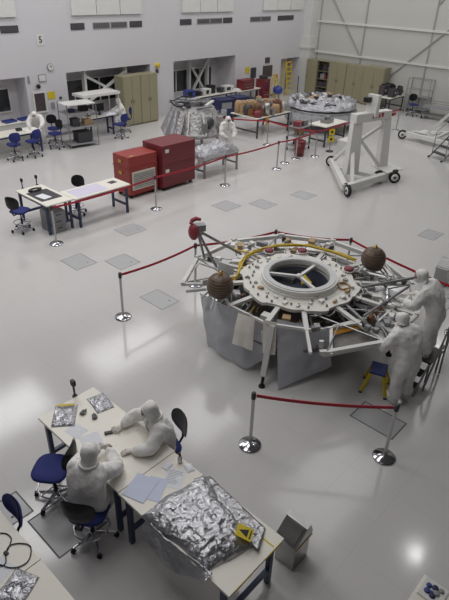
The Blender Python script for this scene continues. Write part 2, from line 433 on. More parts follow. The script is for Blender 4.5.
# ------------------------------------------------------------------ tables
def lab_table(name, label, x0, x1, y0, y1, h=.875, top='white_top', legm='blue_steel', group=None, inset=.12, ends='y', tape=True):
    """rectangular worktable; legs in two end frames across the short way"""
    cx,cy = (x0+x1)/2,(y0+y1)/2; w,d = (x1-x0)/2,(y1-y0)/2
    t = thing(name, label, 'table', (cx,cy,0), 0, group)
    MB().bx(-w,w,-d,d,h-.035,h).build('tabletop', top, t, .005)
    ix = w-(.06 if ends=='y' else inset); iy = d-(inset if ends=='y' else .06)
    for sx in (-1,1):
        for sy in (-1,1):
            MB().bx(sx*ix-.03,sx*ix+.03,sy*iy-.03,sy*iy+.03,.0,h-.036).build('leg', legm, t)
    for s_ in (-1,1):
        if ends=='y': MB().bx(-ix+.03,ix-.03,s_*iy-.025,s_*iy+.025,.22,.28).build('cross_rail', legm, t)
        else: MB().bx(s_*ix-.025,s_*ix+.025,-iy+.03,iy-.03,.22,.28).build('cross_rail', legm, t)
    for s_ in (-1,1):
        if ends=='y': f = MB().bx(s_*ix-.02,s_*ix+.02,-iy+.03,iy-.03,h-.1,h-.036)
        else: f = MB().bx(-ix+.03,ix-.03,s_*iy-.02,s_*iy+.02,h-.1,h-.036)
        f.build('apron', legm, t)
    return t
TA = lab_table('work_table','white worktable where the two seated people in suits work',2.4,3.32,3.74,5.54,group='white worktables in the foreground')
TB = lab_table('work_table','white worktable carrying the big silver foil bag, beside the steel bin',2.39,3.3,1.93,3.73,group='white worktables in the foreground')
MB().bx(.12,.40,-.903,-.8985,.842,.8755).bx(-.38,-.1,-.903,-.8985,.842,.8755).build('edge_tape','yellow',TB)
o = MB().bx(.28,.30,-.88,-.62,.8752,.8765).build('tape_strip','yellow',TB)
lab_table('work_table','white worktable at the bottom left corner with a black cord on it',.42,1.31,3.64,5.3,group='white worktables at the bottom left')
lab_table('work_table','white worktable at bottom left, nearest the camera, past the joint',.42,1.31,1.9,3.63,group='white worktables at the bottom left')
lab_table('work_table','white worktable corner at the bottom right with a blue flowered item',3.08,4.0,-1.2,.61)
lab_table('work_table','white worktable at left with a black mat, end on to its neighbour',6.7,7.52,12.38,14.0,legm='blue_steel')
lab_table('work_table','white worktable at left with the blue sheet, beside the red cabinets',7.53,9.42,12.3,13.1,ends='x')

# clamps posts at table ends
def clamp_post(loc, label):
    t = thing('clamp_post', label, 'post', loc)
    MB().bx(-.03,.03,-.02,.03,-.06,.012).build('clamp','dark_grey',t)
    MB().tube((0,.01,.012),(0,.01,.2),.016).build('stem','dark_grey',t)
    MB().box((0,.01,.235),(.05,.07,.09)).build('head','black',t)
clamp_post((3.02,5.561,.875),'short black clamp post at the far end of the seated people\'s table')
clamp_post((6.95,14.021,.875),'left one of two short black posts at the end of the black mat table')
clamp_post((7.4,14.021,.875),'right one of two short black posts at the end of the black mat table')

# ------------------------------------------------------------------ stools
def make_stool(label, seat_m, back_m, sz=.6):
    t = thing('lab_stool', label, 'stool', (0,0,0), 0, 'lab stools on castors')
    b = MB()
    for k in range(5):
        a = R(90+72*k); e = V((math.cos(a)*.29, math.sin(a)*.29, .085))
        b.path([(0,0,.13), e*.6+V((0,0,.045)), e],[.03,.024,.018],8)
    b.lathe((0,0,0),[(.0,.09),(.045,.1),(.045,.16),(.0,.16)],14); b.build('star_base','chrome',t)
    for k in range(5):
        a = R(90+72*k); x,y = math.cos(a)*.29, math.sin(a)*.29
        c = MB().lathe((x,y,.032),[(.0,-.022),(.032,-.02),(.032,.02),(.0,.022)],12,'Y'); c.box((x,y,.075),(.03,.03,.03)); c.build('castor','rubber',t)
    MB().lathe((0,0,0),[(.028,.16),(.028,.36),(.018,.36),(.018,sz-.05)],14).build('gas_lift','black',t)
    fr = MB().path([(math.cos(2*PI*i/28)*.22, math.sin(2*PI*i/28)*.22, .26) for i in range(28)],.012,8,True)
    for k in range(3):
        a = R(30+120*k); fr.tube((math.cos(a)*.026,math.sin(a)*.026,.26),(math.cos(a)*.22,math.sin(a)*.22,.26),.009)
    fr.build('foot_ring','chrome',t)
    def seat(u,v):
        a = 2*PI*v; 
        return (0,0,0)
    prof = [(.0,sz-.05),(.2,sz-.05),(.235,sz-.03),(.24,sz),(.225,sz+.018),(.12,sz+.012),(.0,sz+.006)]
    m = MB().lathe((0,0,0),prof,32)
    m.v = [((abs(math.cos(math.atan2(y,x)))**.62*math.hypot(x,y)*(1 if x>0 else -1)), (abs(math.sin(math.atan2(y,x)))**.62*math.hypot(x,y)*(1 if y>0 else -1)) if abs(y)>1e-9 else 0, z) for x,y,z in m.v]
    m.build('seat',seat_m,t)
    MB().path([(0,-.12,sz-.06),(0,-.27,sz-.06),(0,-.32,sz+.02),(0,-.325,sz+.2)],.018,8).build('back_bracket','black',t)
    def back(front):
        def fn(u,v):
            x = (u-.5)*.42; z = (v-.5)*.36
            k = (abs(u-.5)*2)**2.6+(abs(v-.5)*2)**2.6
            s = 1/max(1,k**(1/2.6)) if k > 1 else 1
            x *= s; z *= s
            y = -.3 + .05*(x/.21)**2 - .25*max(0,z)*.4
            y += (.0 if front else -.055*(1-min(1,k)*.8))
            return (x,y,sz+.3+z)
        return fn
    m = MB().grid(back(False),14,12); m.grid(back(True),14,12); m.build('backrest',back_m,t)
    return t
stoolA = make_stool('empty stool with blue seat and black back at the table by the seated people','blue_fabric','black'); at(stoolA,(2.16,4.87,0),R(127-90))
PARTNER = dup(stoolA,(2.14,4.0,0),R(33-90),'stool with black back carrying the person with back to the camera')
dup(stoolA,(3.43,4.12,0),R(165-90),'stool carrying the person on the far side of the table')
st2 = make_stool('stool with a blue back at the bottom left worktable','blue_fabric','blue_fabric'); at(st2,(1.12,4.38,0),R(178-90))
dup(stoolA,(6.38,13.25,0),R(25-90),'dark stool on the left of the black mat table')
dup(stoolA,(8.15,13.3,0),R(-150-90),'dark stool behind the table with the blue sheet')
dup(st2,(9.5,19.3,0),R(80-90),'blue stool at the far left bench, leftmost')
dup(st2,(10.25,19.25,0),R(100-90),'blue stool at the far left bench, right of another')
dup(stoolA,(11.5,19.72,0),R(190-90),'black stool at the right end of the far left bench')
dup(stoolA,(11.9,20.45,0),R(250-90),'black stool left of the wire shelf rack, by the wall')
dup(st2,(15.2,20.0,0),R(150-90),'blue stool carrying the far person beside the beige cabinets')
dup(st2,(14.45,19.3,0),R(95-90),'blue stool in front of the far bench, left of the far seated person')

# ------------------------------------------------------------------ people
def skin(verts, edges, radii, levels=2, root=0):
    me = bpy.data.meshes.new('tmp'); me.from_pydata([tuple(v) for v in verts], edges, [])
    ob = bpy.data.objects.new('tmp', me); COL.objects.link(ob)
    ob.modifiers.new('s','SKIN'); 
    if not me.skin_vertices: 
        bm = bmesh.new(); bm.from_mesh(me); bm.verts.layers.skin.verify(); bm.to_mesh(me); bm.free()
    for i,(sv,rd) in enumerate(zip(me.skin_vertices[0].data, radii)):
        sv.radius = rd if isinstance(rd,tuple) else (rd,rd); sv.use_root = (i == root)
    sub = ob.modifiers.new('d','SUBSURF'); sub.levels = levels; sub.render_levels = levels
    ob.modifiers['s'].use_smooth_shade = True
    dg = bpy.context.evaluated_depsgraph_get()
    out = bpy.data.meshes.new_from_object(ob.evaluated_get(dg))
    bpy.data.objects.remove(ob); bpy.data.meshes.remove(me)
    return out
def hand(wrist, d, palm_n, side, curl=.5):
    """a gloved hand: palm chain plus four fingers and a thumb, each its own short skinned chain rooted in the palm"""
    d = V(d).normalized(); n = V(palm_n); n = (n-d*n.dot(d)).normalized(); s = d.cross(n).normalized()*side
    W = V(wrist); meshes = []
    meshes.append(skin([W-d*.03, W+d*.03, W+d*.085],[(0,1),(1,2)],[(.03,.026),(.042,.02),(.042,.017)],1))
    for k,(off,L) in enumerate(((.03,.068),(.010,.078),(-.011,.072),(-.031,.056))):
        p0 = W+d*.07+s*off; p1 = W+d*.098+s*off*1.08
        c1 = (d*math.cos(curl)+n*math.sin(curl)); c2 = (d*math.cos(curl*2)+n*math.sin(curl*2))
        meshes.append(skin([p0,p1,p1+c1*L*.5,p1+c1*L*.5+c2*L*.5],[(0,1),(1,2),(2,3)],[.011,.0105,.0095,.008],1))
    t0 = W+d*.02+s*.02; t1 = W+d*.05+s*.05+n*.008
    meshes.append(skin([t0,t1,t1+(d*.8+s*.35+n*.3).normalized()*.035,t1+(d*.9+s*.05+n*.45).normalized()*.062],[(0,1),(1,2),(2,3)],[.014,.013,.011,.009],1))
    bm = bmesh.new()
    for m in meshes: bm.from_mesh(m); bpy.data.meshes.remove(m)
    out = bpy.data.meshes.new('hand'); bm.to_mesh(out); bm.free()
    for p in out.polygons: p.use_smooth = True
    return out
def person(label, loc, rz, J, look=(0,1,0), suit='suit', face=True, lo=False, curl=.5):
    """J: joints in the local frame (person faces +y). keys: pelvis, spine, chest, neck, head, and L/R of sh, el, wr, hip, kn, an, toe"""
    g = lambda k: V(J[k])
    names = ['pelvis','spine','chest','neck']
    vs = [g(k) for k in names]; rad = [(.19,.165),(.2,.165),(.205,.165),(.085,.085)]
    ed = [(0,1),(1,2),(2,3)]
    L_ = V(look).normalized(); hd = g('head'); upv = (V((0,0,1))-L_*L_.z*.8).normalized()
    # head: three rings along the neck - crown axis
    base = hd-upv*.08+L_*.005; mid = hd+upv*.02; top = hd+upv*.105-L_*.012
    i = len(vs); vs += [base,mid,top]; rad += [(.1,.1),(.118,.122),(.076,.08)]; ed += [(3,i),(i,i+1),(i+1,i+2)]
    for s_ in 'LR':
        i = len(vs); vs += [g('sh'+s_),g('el'+s_),(g('el'+s_)*.45+g('wr'+s_)*.55),g('wr'+s_)]
        rad += [.105,.09,.078,.056]; ed += [(2,i),(i,i+1),(i+1,i+2),(i+2,i+3)]
    for s_ in 'LR':
        i = len(vs); vs += [g('hip'+s_),(g('hip'+s_)+g('kn'+s_))/2,g('kn'+s_),g('an'+s_)]
        rad += [.135,.128,.108,.09]; ed += [(0,i),(i,i+1),(i+1,i+2),(i+2,i+3)]
    me = skin(vs, ed, rad, 3)
    zh = hd.z-.12
    for v in me.vertices:
        c = v.co; k = .35 if c.z > zh and (c-hd).length < .24 else 1
        q = V((c.x*7,c.y*7,c.z*5)); w_ = 1-2*abs(noise.noise(q+V((loc[0]*3,0,0))))
        v.co = c + v.normal*(.017*k*w_ + .012*k*noise.noise(c*17))
    me.name = 'person'; me.materials.clear(); me.materials.append(M[suit])
    o = bpy.data.objects.new('person', me); COL.objects.link(o); o.location = loc; o.rotation_euler = (0,0,rz)
    tag(o, label, 'person')
    # boots
    for s_ in 'LR':
        a = g('an'+s_); tdir = (g('toe'+s_)-a); tdir.z = 0; tdir.normalize(); fl = J.get('floor',0)
        b = skin([a+V((0,0,.1)), a+V((0,0,-.0)), V((a.x,a.y,fl+.045))-tdir*.04, V((a.x,a.y,fl+.04))+tdir*.09, V((a.x,a.y,fl+.032))+tdir*.17],[(0,1),(1,2),(2,3),(3,4)],[.07,.06,.045,.045,.034],1)
        b.materials.clear(); b.materials.append(M['suit_grey']); c = bpy.data.objects.new('boot',b); COL.objects.link(c); c.parent = o
    # gloves
    for s_,sd in (('L',1),('R',-1)):
        d = g('wr'+s_)-g('el'+s_); d = V(J.get('hd'+s_, tuple(d)))
        h = hand(g('wr'+s_), d, J.get('pn'+s_,(0,0,-1)), sd if J.get('flip'+s_) is None else -sd, curl)
        h.materials.clear(); h.materials.append(M['glove']); c = bpy.data.objects.new('glove',h); COL.objects.link(c); c.parent = o
    # face opening, mask, eyes
    X = L_.cross(V((0,0,1))).normalized(); U = X.cross(L_).normalized()
    Q = Matrix((X,L_,U)).transposed()
    fc = hd+L_*.04-U*.008
    f = MB().sphere(fc,.1,16,(.74,.88,.95),Q).sphere(fc+L_*.085-U*.004,.02,8,(.7,.9,1.3),Q)
    fo = f.build('face','skin',o)
    e = MB()
    for s_ in (-1,1): e.sphere(fc+L_*.077+X*.029*s_+U*.014,.011,8,(1.2,.7,.8),Q)
    e.build('eye','black',fo)
    MB().sphere(fc+L_*.022-U*.045,.088,14,(.84,.92,.8),Q).build('face_mask','mask',o)
    hood = MB().path([fc+L_*.03+(math.cos(2*PI*k/24)*X*.078+math.sin(2*PI*k/24)*U*.098) for k in range(24)],.016,6,True)
    hood.build('hood_rim',suit,o)
    belt_ = MB().path([g('neck')+V((0,0,.01))+V((math.cos(2*PI*k/20)*.105,math.sin(2*PI*k/20)*.1,0)) for k in range(20)],.017,6,True)
    belt_.build('collar',suit,o)
    z = MB().path([g('neck')+V((0,.075,-.02)), g('chest')+V((0,.165,0)), g('spine')+V((0,.165,0)), g('pelvis')+V((0,.168,.03))],.008,6)
    z.build('zip','vent_light',o)
    return o
def seated(h=.66, lean=.1, arms=None):
    J = dict(pelvis=(0,0,h+.08), spine=(0,lean*.35,h+.27), chest=(0,lean,h+.46), neck=(0,lean+.04,h+.6), head=(0,lean+.09,h+.74),
      shL=(-.19,lean+.01,h+.5), shR=(.19,lean+.01,h+.5), hipL=(-.1,.05,h+.04), hipR=(.1,.05,h+.04),
      knL=(-.13,.42,h+.03), knR=(.13,.42,h+.03), anL=(-.12,.3,.34), anR=(.12,.3,.34), toeL=(-.12,.5,.3), toeR=(.12,.5,.3), floor=.255)
    J.update(arms or {}); return J
# near seated person, back to the camera, elbows on the table, hands clasped
person('person in white hooded suit seated with back to camera, hands together', (2.14,4.0,0), R(33-90),
  seated(.625,.1,dict(shL=(-.18,.14,1.13),shR=(.18,.14,1.13),elL=(-.24,.40,.955),wrL=(-.06,.6,.99),elR=(.27,.36,.955),wrR=(.05,.6,.985),
  hdL=(.8,.6,.1),hdR=(-.8,.6,.1),pnL=(.3,-.6,-.3),pnR=(-.3,-.6,-.3),flipL=1,flipR=1)), look=(-.15,.9,-.42))
# far seated person, faces the camera side, right arm reaching over the table
person('person in white hooded suit seated across the table, holding black device', (3.48,4.1,0), R(165-90),
  seated(.625,.12,dict(shL=(-.18,.16,1.13),shR=(.18,.16,1.13),elL=(-.3,.36,.965),wrL=(-.13,.56,.915),elR=(.38,.28,.985),wrR=(.33,.5,.925),
  hdL=(.25,1,-.1),hdR=(.1,1,-.05),flipL=1,flipR=1)), look=(.25,.85,-.5))
t = thing('handheld_device','small black device in the hand of the far seated person','device',(2.905,4.605,.8765),R(150))
MB().bx(-.055,.055,-.025,.025,0,.022).build('body','black',t,.005); MB().bx(-.02,.04,-.016,.016,.022,.0235).build('screen','dark_grey',t)

def standing(z=0, lean=.05, arms=None):
    J = dict(pelvis=(0,0,z+.9), spine=(0,lean*.3,z+1.08), chest=(0,lean,z+1.26), neck=(0,lean+.03,z+1.41), head=(0,lean+.08,z+1.54),
      shL=(-.2,lean,z+1.3), shR=(.2,lean,z+1.3), hipL=(-.1,0,z+.84), hipR=(.1,0,z+.84), knL=(-.12,.05,z+.47), knR=(.12,.05,z+.47),
      anL=(-.13,-.02,z+.1), anR=(.13,-.02,z+.1), toeL=(-.15,.2,z), toeR=(.15,.2,z), floor=z)
    J.update(arms or {}); return J
person('person in white hooded suit standing on the floor beside the step stool',(7.34,2.44,0),R(-22),
  standing(0,.2,dict(pelvis=(0,.03,.88),neck=(0,.28,1.38),head=(0,.34,1.5),elL=(-.33,.3,1.02),wrL=(-.26,.5,1.0),elR=(.35,.26,1.0),wrR=(.3,.46,.98))),look=(0,.85,-.5))
person('person in white hooded suit standing on the steps at the right, reaching to the left',(8.3,2.5,0),R(8),
  standing(.45,.24,dict(neck=(0,.34,1.82),head=(0,.4,1.96),elL=(-.34,.34,1.5),wrL=(-.22,.55,1.5),elR=(.36,.28,1.45),wrR=(.22,.5,1.45))),look=(-.45,.8,-.4))
person('person in white hooded suit sitting at the far bench left of the beige cabinets',(15.2,20.02,0),R(150-90),
  seated(.625,.12,dict(elL=(-.25,.32,.95),wrL=(-.12,.52,.93),elR=(.25,.32,.95),wrR=(.12,.52,.93),flipL=1,flipR=1)),look=(0,.85,-.5))
person('person in white hooded suit leaning over the far left bench',(11.2,20.37,0),R(140),
  standing(0,.3,dict(neck=(0,.42,1.3),head=(0,.54,1.38),chest=(0,.3,1.2),spine=(0,.1,1.06),shL=(-.19,.31,1.22),shR=(.19,.31,1.22),elL=(-.28,.52,1.02),wrL=(-.2,.74,.94),elR=(.28,.52,1.02),wrR=(.2,.74,.94))),look=(0,.75,-.65))
person('person in white hooded suit behind the foil covered table, in front of the far spacecraft',(15.75,14.35,0),R(150),
  standing(-.0,.2,dict(elL=(-.28,.32,1.0),wrL=(-.18,.5,.98),elR=(.28,.32,1.0),wrR=(.18,.5,.98))),look=(0,.8,-.6))

def W(x, y, z):
    """where the sight line of a photograph pixel meets the height z"""
    d = rr*((x-224.5)/F) - uu*((y-300)/F) + f_
    t = (z-6.2)/d.z
    return V((d.x*t, d.y*t, z))

# ------------------------------------------------------------------ the ring-shaped spacecraft structure
C0 = V((7.77,5.03,0))
def L(x, y, z): return W(x,y,z)-C0
def pol(r, a, z): return V((r*math.cos(R(a)), r*math.sin(R(a)), z))
ring = thing('spacecraft_ring_structure','large white ring shaped spacecraft structure with two brown ball tanks','spacecraft',C0)
# outer twelve-sided frame and inner rail
VA = [-104+30*k for k in range(12)]
for k in range(12):
    if k in (8,9,10): continue
    MB().bar(pol(2.25,VA[k],1.1),pol(2.25,VA[k]+30,1.1),.075,.085).build('outer_frame_bar','white_paint',ring)
for k in range(12):
    MB().bar(pol(1.6,VA[k],1.1),pol(1.6,VA[k]+30,1.1),.04,.05).build('inner_rail_bar','white_paint',ring)
for k in range(12):
    s_ = MB().bar(pol(1.02,VA[k],1.14),pol(1.62,VA[k],1.10),.085,.06)
    if k not in (9,10): s_.bar(pol(1.62,VA[k],1.10),pol(2.25,VA[k],1.1),.05,.05)
    s_.build('radial_strut','white_paint',ring)
for k in range(12):
    if k in (3,4): continue
    MB().bar(pol(1.05,VA[k],1.1),pol(1.55,VA[k]+4,.7),.035,.035).build('lower_strut','grey_metal',ring)
# annular deck, lobed outline
def annulus(r0, r1, z0, z1, n=96, lobe=None):
    m = MB(); vs = []; fs = []
    for j in range(n):
        a = 360*j/n; ro = r1*(1+(lobe(a) if lobe else 0))
        vs += [pol(r0,a,z0),pol(ro,a,z0),pol(ro,a,z1),pol(r0,a,z1)]
    for j in range(n):
        p, q = 4*j, 4*((j+1)%n)
        for i in range(4): fs.append((p+i,p+(i+1)%4,q+(i+1)%4,q+i))
    return m.add(vs, fs)
dk = annulus(.6,1.1,1.14,1.2,144,lambda a: .045*(1 if math.cos(R(a*6+40))>.35 else 0)+.02*math.cos(R(a*12))).build('deck','deck',ring)
annulus(.63,.755,1.2,1.24).build('collar_base','white_steel',ring)
co = annulus(.585,.735,1.24,1.33).build('collar','white_steel',ring)
annulus(.595,.70,1.33,1.345).build('collar_seal','panel_grey',co)
for a in (123,5,-112): MB().bar(pol(.02,a,1.27),pol(.62,a,1.27),.055,.05).build('collar_spoke','white_steel',ring)
MB().lathe((0,0,0),[(.0,1.24),(.06,1.24),(.06,1.31),(.0,1.31)],16).build('collar_hub','white_steel',ring)
bolt_m = None
for k in range(40):
    a = 9*k+random.uniform(-1.5,1.5); r_b = random.choice((.83,.9,.97,1.04)); p = pol(r_b,a,1.2)
    if bolt_m is None:
        bo = MB().lathe((0,0,0),[(.0,0),(.02,0),(.02,.035),(.012,.045),(.0,.045)],8).build('deck_bolt','grey_metal',ring); bolt_m = bo
    else: bo = bolt_m.copy(); COL.objects.link(bo)
    bo.location = p
for k in range(26):
    a = 14*k+5; p = pol(random.uniform(.84,1.02),a,1.2); d_ = (random.uniform(.04,.11),random.uniform(.03,.08),random.uniform(.02,.06))
    MB().box((0,0,d_[2]/2),d_).build('deck_fitting',random.choice(['grey_metal','white_steel','tan','inner_gear','aluminium','deck']),ring).location = p
    ring.children[-1].rotation_euler = (0,0,R(a))
for (px,py) in ((269,252),(302,252),(348.5,270.5)):
    c = MB().lathe((0,0,0),[(.095,.0),(.1,.05),(.085,.07),(.0,.075)],18).build('round_cap','maroon',ring); c.location = L(px,py,1.22)
    MB().lathe((0,0,0),[(.115,.0),(.118,.02),(.1,.02)],18).build('cap_flange','white_steel',c)
for (px,py) in ((313.5,294),(344,286)):
    q = L(px,py,1.23)
    for i in range(3): 
        pass
    MB().path([q+V((math.cos(t_*.5)*(.12+.012*math.sin(t_)), math.sin(t_*.5)*(.12+.01*math.cos(t_*1.3)), .018*math.sin(t_*.9))) for t_ in range(38)],.012,6).build('cable_coil','tan',ring)
# gear beneath the deck
MB().lathe((0,0,0),[(.56,.5),(.98,.5),(.98,1.13),(.56,1.13),(.56,.5)],36,cap=False).build('inner_drum','inner_gear',ring)
MB().lathe((0,0,0),[(.0,.86),(.56,.86),(.56,.9),(.0,.9)],36).build('drum_floor','drum_dark',ring)
for k,(px,py,z,dx,dy,dz,mm,a) in enumerate(((284,266,1.0,.3,.16,.16,'navy',20),(296,262,1.0,.2,.12,.2,'dark_grey',60),(318,268,1.0,.16,.3,.2,'dark_grey',60),(288,279,.95,.3,.12,.1,'inner_gear',100),(322,276,1.0,.12,.16,.14,'grey_metal',10),(308,272,.95,.12,.1,.08,'tan',30),(326,270,1.02,.05,.14,.2,'white_steel',10))):
    p = L(px,py,z); MB().box((0,0,0),(dx,dy,dz),R(a)).build('drum_box',mm,ring,.006).location = V((p.x,p.y,.9+dz/2))
MB().slab([L(302,272,1.16),L(312,284,1.12),L(301,285,1.1)],.03).build('yellow_tag_cloth','yellow',ring)
for k in range(26):
    a = VA[0]+14*k+random.uniform(-3,3)
    dz = random.uniform(.12,.26); r0 = random.uniform(1.12,1.42)
    e_ = MB().box((0,0,0),(random.uniform(.12,.26),random.uniform(.12,.24),dz)).build('avionics_box',random.choice(['inner_gear','grey_metal','dark_grey','tan','foil_dull','dark_grey','white_steel','inner_gear']),ring,.008)
    e_.location = pol(r0,a,random.uniform(.72,.86)+dz/2); e_.rotation_euler = (0,0,R(a+random.uniform(-10,10)))
annulus(1.0,1.58,.62,.66,48).build('equipment_shelf','inner_gear',ring)
for k in range(14):
    a = 25*k; p = [pol(1.03+.1*math.sin(j*1.3+k),a+j*4,.92+.05*math.sin(j+k)) for j in range(7)]
    MB().path(p,.016,6).build('pipe',random.choice(['brass','grey_metal','black','copper']),ring)
MB().lathe((0,0,0),[(.553,.54),(.553,1.2)],40,cap=False).build('drum_liner','drum_dark',ring)
for k in range(12):
    if k in (8,9,10,11,0): continue
    a0,a1 = VA[k]+2,VA[k]+28
    MB().slab([pol(1.1,a0,1.06),pol(1.58,a0,1.06),pol(1.58,a1,1.06),pol(1.1,a1,1.06)],.02).build('frame_panel',('grey_metal','inner_gear','mesh_grey')[k%3],ring)
    for i in range(4):
        q = MB().box((0,0,0),(random.uniform(.06,.2),random.uniform(.05,.14),random.uniform(.05,.14))).build('frame_unit',random.choice(['grey_metal','tan','white_steel','inner_gear','aluminium','deck']),ring,.006)
        q.location = pol(random.uniform(1.2,1.5),random.uniform(a0+3,a1-3),1.12); q.rotation_euler = (0,0,random.uniform(0,3))
for k in range(12):
    if k in (8,9,10): continue
    MB().tube(pol(1.12,VA[k]+4,1.12),pol(2.2,VA[k]+29,1.12),.016).build('diagonal_rod','aluminium',ring)
    MB().tube(pol(2.22,VA[k]+2,1.14),pol(1.6,VA[k]+15,1.16),.014).build('diagonal_rod','grey_metal',ring)
    MB().path([pol(1.2+.05*math.sin(i*2.1+k),VA[k]+4*i,1.14+.025*math.sin(i*1.7+k)) for i in range(8)],.014,6).build('cable',('black','white_steel','tan','grey_metal')[k%4],ring)
    for i in range(3):
        q = MB().box((0,0,0),(random.uniform(.05,.14),random.uniform(.05,.1),random.uniform(.06,.14))).build('frame_unit',random.choice(['grey_metal','white_steel','dark_grey','inner_gear','aluminium','vent_light']),ring,.006)
        q.location = pol(random.uniform(1.6,2.1),VA[k]+random.choice((0,1,-1)),1.17); q.rotation_euler = (0,0,R(VA[k]))
for k in range(7):
    a0 = 146+12*k; MB().path([pol(1.1,a0,.98),pol(1.25,a0+2,.9),pol(1.5,a0+5,.8)],.02,6).build('pipe',('copper','grey_metal','brass')[k%3],ring)
# ball tanks
def tank(cx, cy, cz, a):
    pr = [(.245*math.sin(PI*i/28), -.245*math.cos(PI*i/28)) for i in range(29)]
    t_ = MB().lathe((0,0,0),pr,32).build('ball_tank','tank',ring); t_.location = (cx,cy,cz)
    for j in range(9):
        z = -.18+.045*j; r_b = math.sqrt(.245**2-z*z)+.001
        MB().lathe((0,0,z),[(r_b-.004,-.006),(r_b+.003,-.003),(r_b+.003,.003),(r_b-.004,.006)],32,cap=False).build('tank_band','tank_band',t_)
    MB().lathe((0,0,.24),[(.05,-.01),(.05,.02),(.025,.03),(.025,.06),(.0,.06)],14).build('tank_valve','brass',t_)
    MB().path([(0,0,.29),(.05,.03,.28),(.09,.02,.25)],.012,6).build('tank_pipe','tan',t_)
    for s_ in (-40,40,180):
        MB().tube((.2*math.cos(R(a+s_)),.2*math.sin(R(a+s_)),-.14),(.34*math.cos(R(a+s_)),.34*math.sin(R(a+s_)),1.1-cz),.02).build('tank_strut','white_paint',t_)
    MB().path([(.2*math.cos(R(a+200+10*j)),.2*math.sin(R(a+200+10*j)),-.2+.004*j) for j in range(20)],.018,6).build('tank_cradle','grey_metal',t_)
tank(-1.54,.66,1.4,157); tank(1.51,-.73,1.4,-26)
# yellow cable harness along the back of the deck
pts = [L(*p) for p in ((234,280,1.15),(239,272,1.18),(241,263,1.2),(245,258,1.22),(253,252,1.22),(264,248,1.22),(277,245.6,1.22),(295.5,245,1.22),(310,246,1.22),(323.5,249,1.22),(340,254,1.22),(355,259.6,1.22))]
for k in range(5):
    MB().path([p+V((math.sin(i*1.1+k*2)*.03,math.cos(i*1.4+k)*.03,.02*math.sin(i+k*1.7))) for i,p in enumerate(pts)],.017,6).build('yellow_cable','yellow_cable',ring)
MB().path([L(228,247,1.15),L(240,251,1.2),L(252,253,1.2)],.02,6).build('yellow_cable','yellow_cable',ring)
MB().path([L(229,278,1.15),L(236,277,1.2),L(240,270,1.2)],.02,6).build('yellow_cable','yellow_cable',ring)
for (px,py) in ((233,246),(240,246),(246,251),(252,244),(238,262),(262,244),(288,241),(312,242),(330,247),(318,246)):
    MB().box((0,0,0),(random.uniform(.1,.25),random.uniform(.08,.14),random.uniform(.06,.12)),R(random.uniform(0,180))).build('cable_box',random.choice(['grey_metal','inner_gear','white_steel','tan','vent_light']),ring).location = L(px,py,1.16)
# tripod mast with the red cover
AP = L(197,230,1.9)
for (px,py,z,rd) in ((217,268,1.13,.028),(204.5,258,1.13,.026),(241,254,1.13,.028)):
    MB().tube(AP,L(px,py,z),rd).build('mast_strut','grey_metal',ring)
hd = MB().box((0,0,0),(.22,.16,.13),R(-30)).box((.0,.0,-.1),(.1,.1,.12)).build('mast_head','grey_metal',ring); hd.location = AP+V((.05,-.02,.05))
MB().sphere((0,0,0),.15,14,(.62,.8,1.15)).build('red_cover','red_cover',ring).location = L(193.5,232,1.88)
MB().path([L(190.5,224,2.05),L(192,220.5,2.1),L(196,218.5,2.14),L(201,219.5,2.12)],[.03,.045,.045,.03],8).build('red_cover','red_cover',ring)
# standing frame pieces at the left corner
MB().path([L(195,283,1.1),L(195,268,1.4),L(199,263,1.45),L(217,269,1.25)],.022,8).build('corner_frame','white_paint',ring)
MB().tube(L(186,291,1.12),L(206,289,1.12),.035).build('corner_bar','panel_grey',ring)
MB().box((0,0,0),(.35,.03,.28),R(100)).build('corner_panel','panel_grey',ring).location = L(226,270,1.2)
MB().box((0,0,0),(.4,.03,.12),R(160)).build('corner_panel','panel_grey',ring).location = L(212,281,1.15)
# legs of the stand
for a in (200,290,20,110):
    lg = MB().bar(pol(1.6,a,1.1),pol(1.9,a,.22),.1,.08).bar(pol(1.62,a-6,.95),pol(1.8,a,.4),.03,.03).build('stand_leg','white_paint',ring)
    MB().tube(pol(1.86,a,.28),pol(1.93,a,.03),.028).lathe(pol(1.93,a,0),[(.0,.0),(.06,.0),(.055,.03),(.0,.035)],14).build('foot','rubber',lg)
for a in (200,290,20,110): MB().bar(pol(1.72,a,.55),pol(.9,a,.55),.05,.05).build('stand_beam','white_paint',ring)
# right hand front: banner strip and bay with the panels
MB().slab([L(332,330,1.06),L(366,322,1.06),L(366,327,1.02),L(332,336,1.02)],.012).build('gold_strip','orange',ring)
MB().bar(L(333,327,1.1),L(366,319,1.1),.05,.05).build('bay_bar','aluminium',ring)
MB().bar(L(340,300,1.14),L(384,340,1.1),.05,.05).build('bay_bar','grey_metal',ring)
MB().bar(L(331,329,1.1),L(331,355,1.1),.05,.05).build('bay_bar','white_paint',ring)
MB().slab([L(334,331,.95),L(364,322,.95),L(384,340,1.02),L(334,352,1.02)],.02).build('bay_panel','inner_gear',ring)
MB().tube(L(362,287,1.22),L(421,276.7,1.3),.03).build('boom','grey_metal',ring)
MB().tube(L(364,316,1.2),L(408,287,1.2),.026).build('boom','grey_metal',ring)
for (a,b_) in (((352,280),(372,276)),((372,276),(388,281)),((378,268),(394,283)),((384,262),(398,281))):
    MB().tube(L(*a,1.15),L(*b_,1.15),.018).build('boom_strut','aluminium',ring)
sp = MB().slab([L(369,292,1.12),L(401,307,1.12),L(409,296,1.12),L(380,286,1.12)],.02).build('side_panel','panel_grey',ring)
MB().bar(L(366,291.5,1.13),L(401,307,1.13),.05,.04).build('panel_edge','white_steel',sp)
MB().bar(L(401,307,1.13),L(409,296,1.13),.05,.04).build('panel_edge','white_steel',sp)
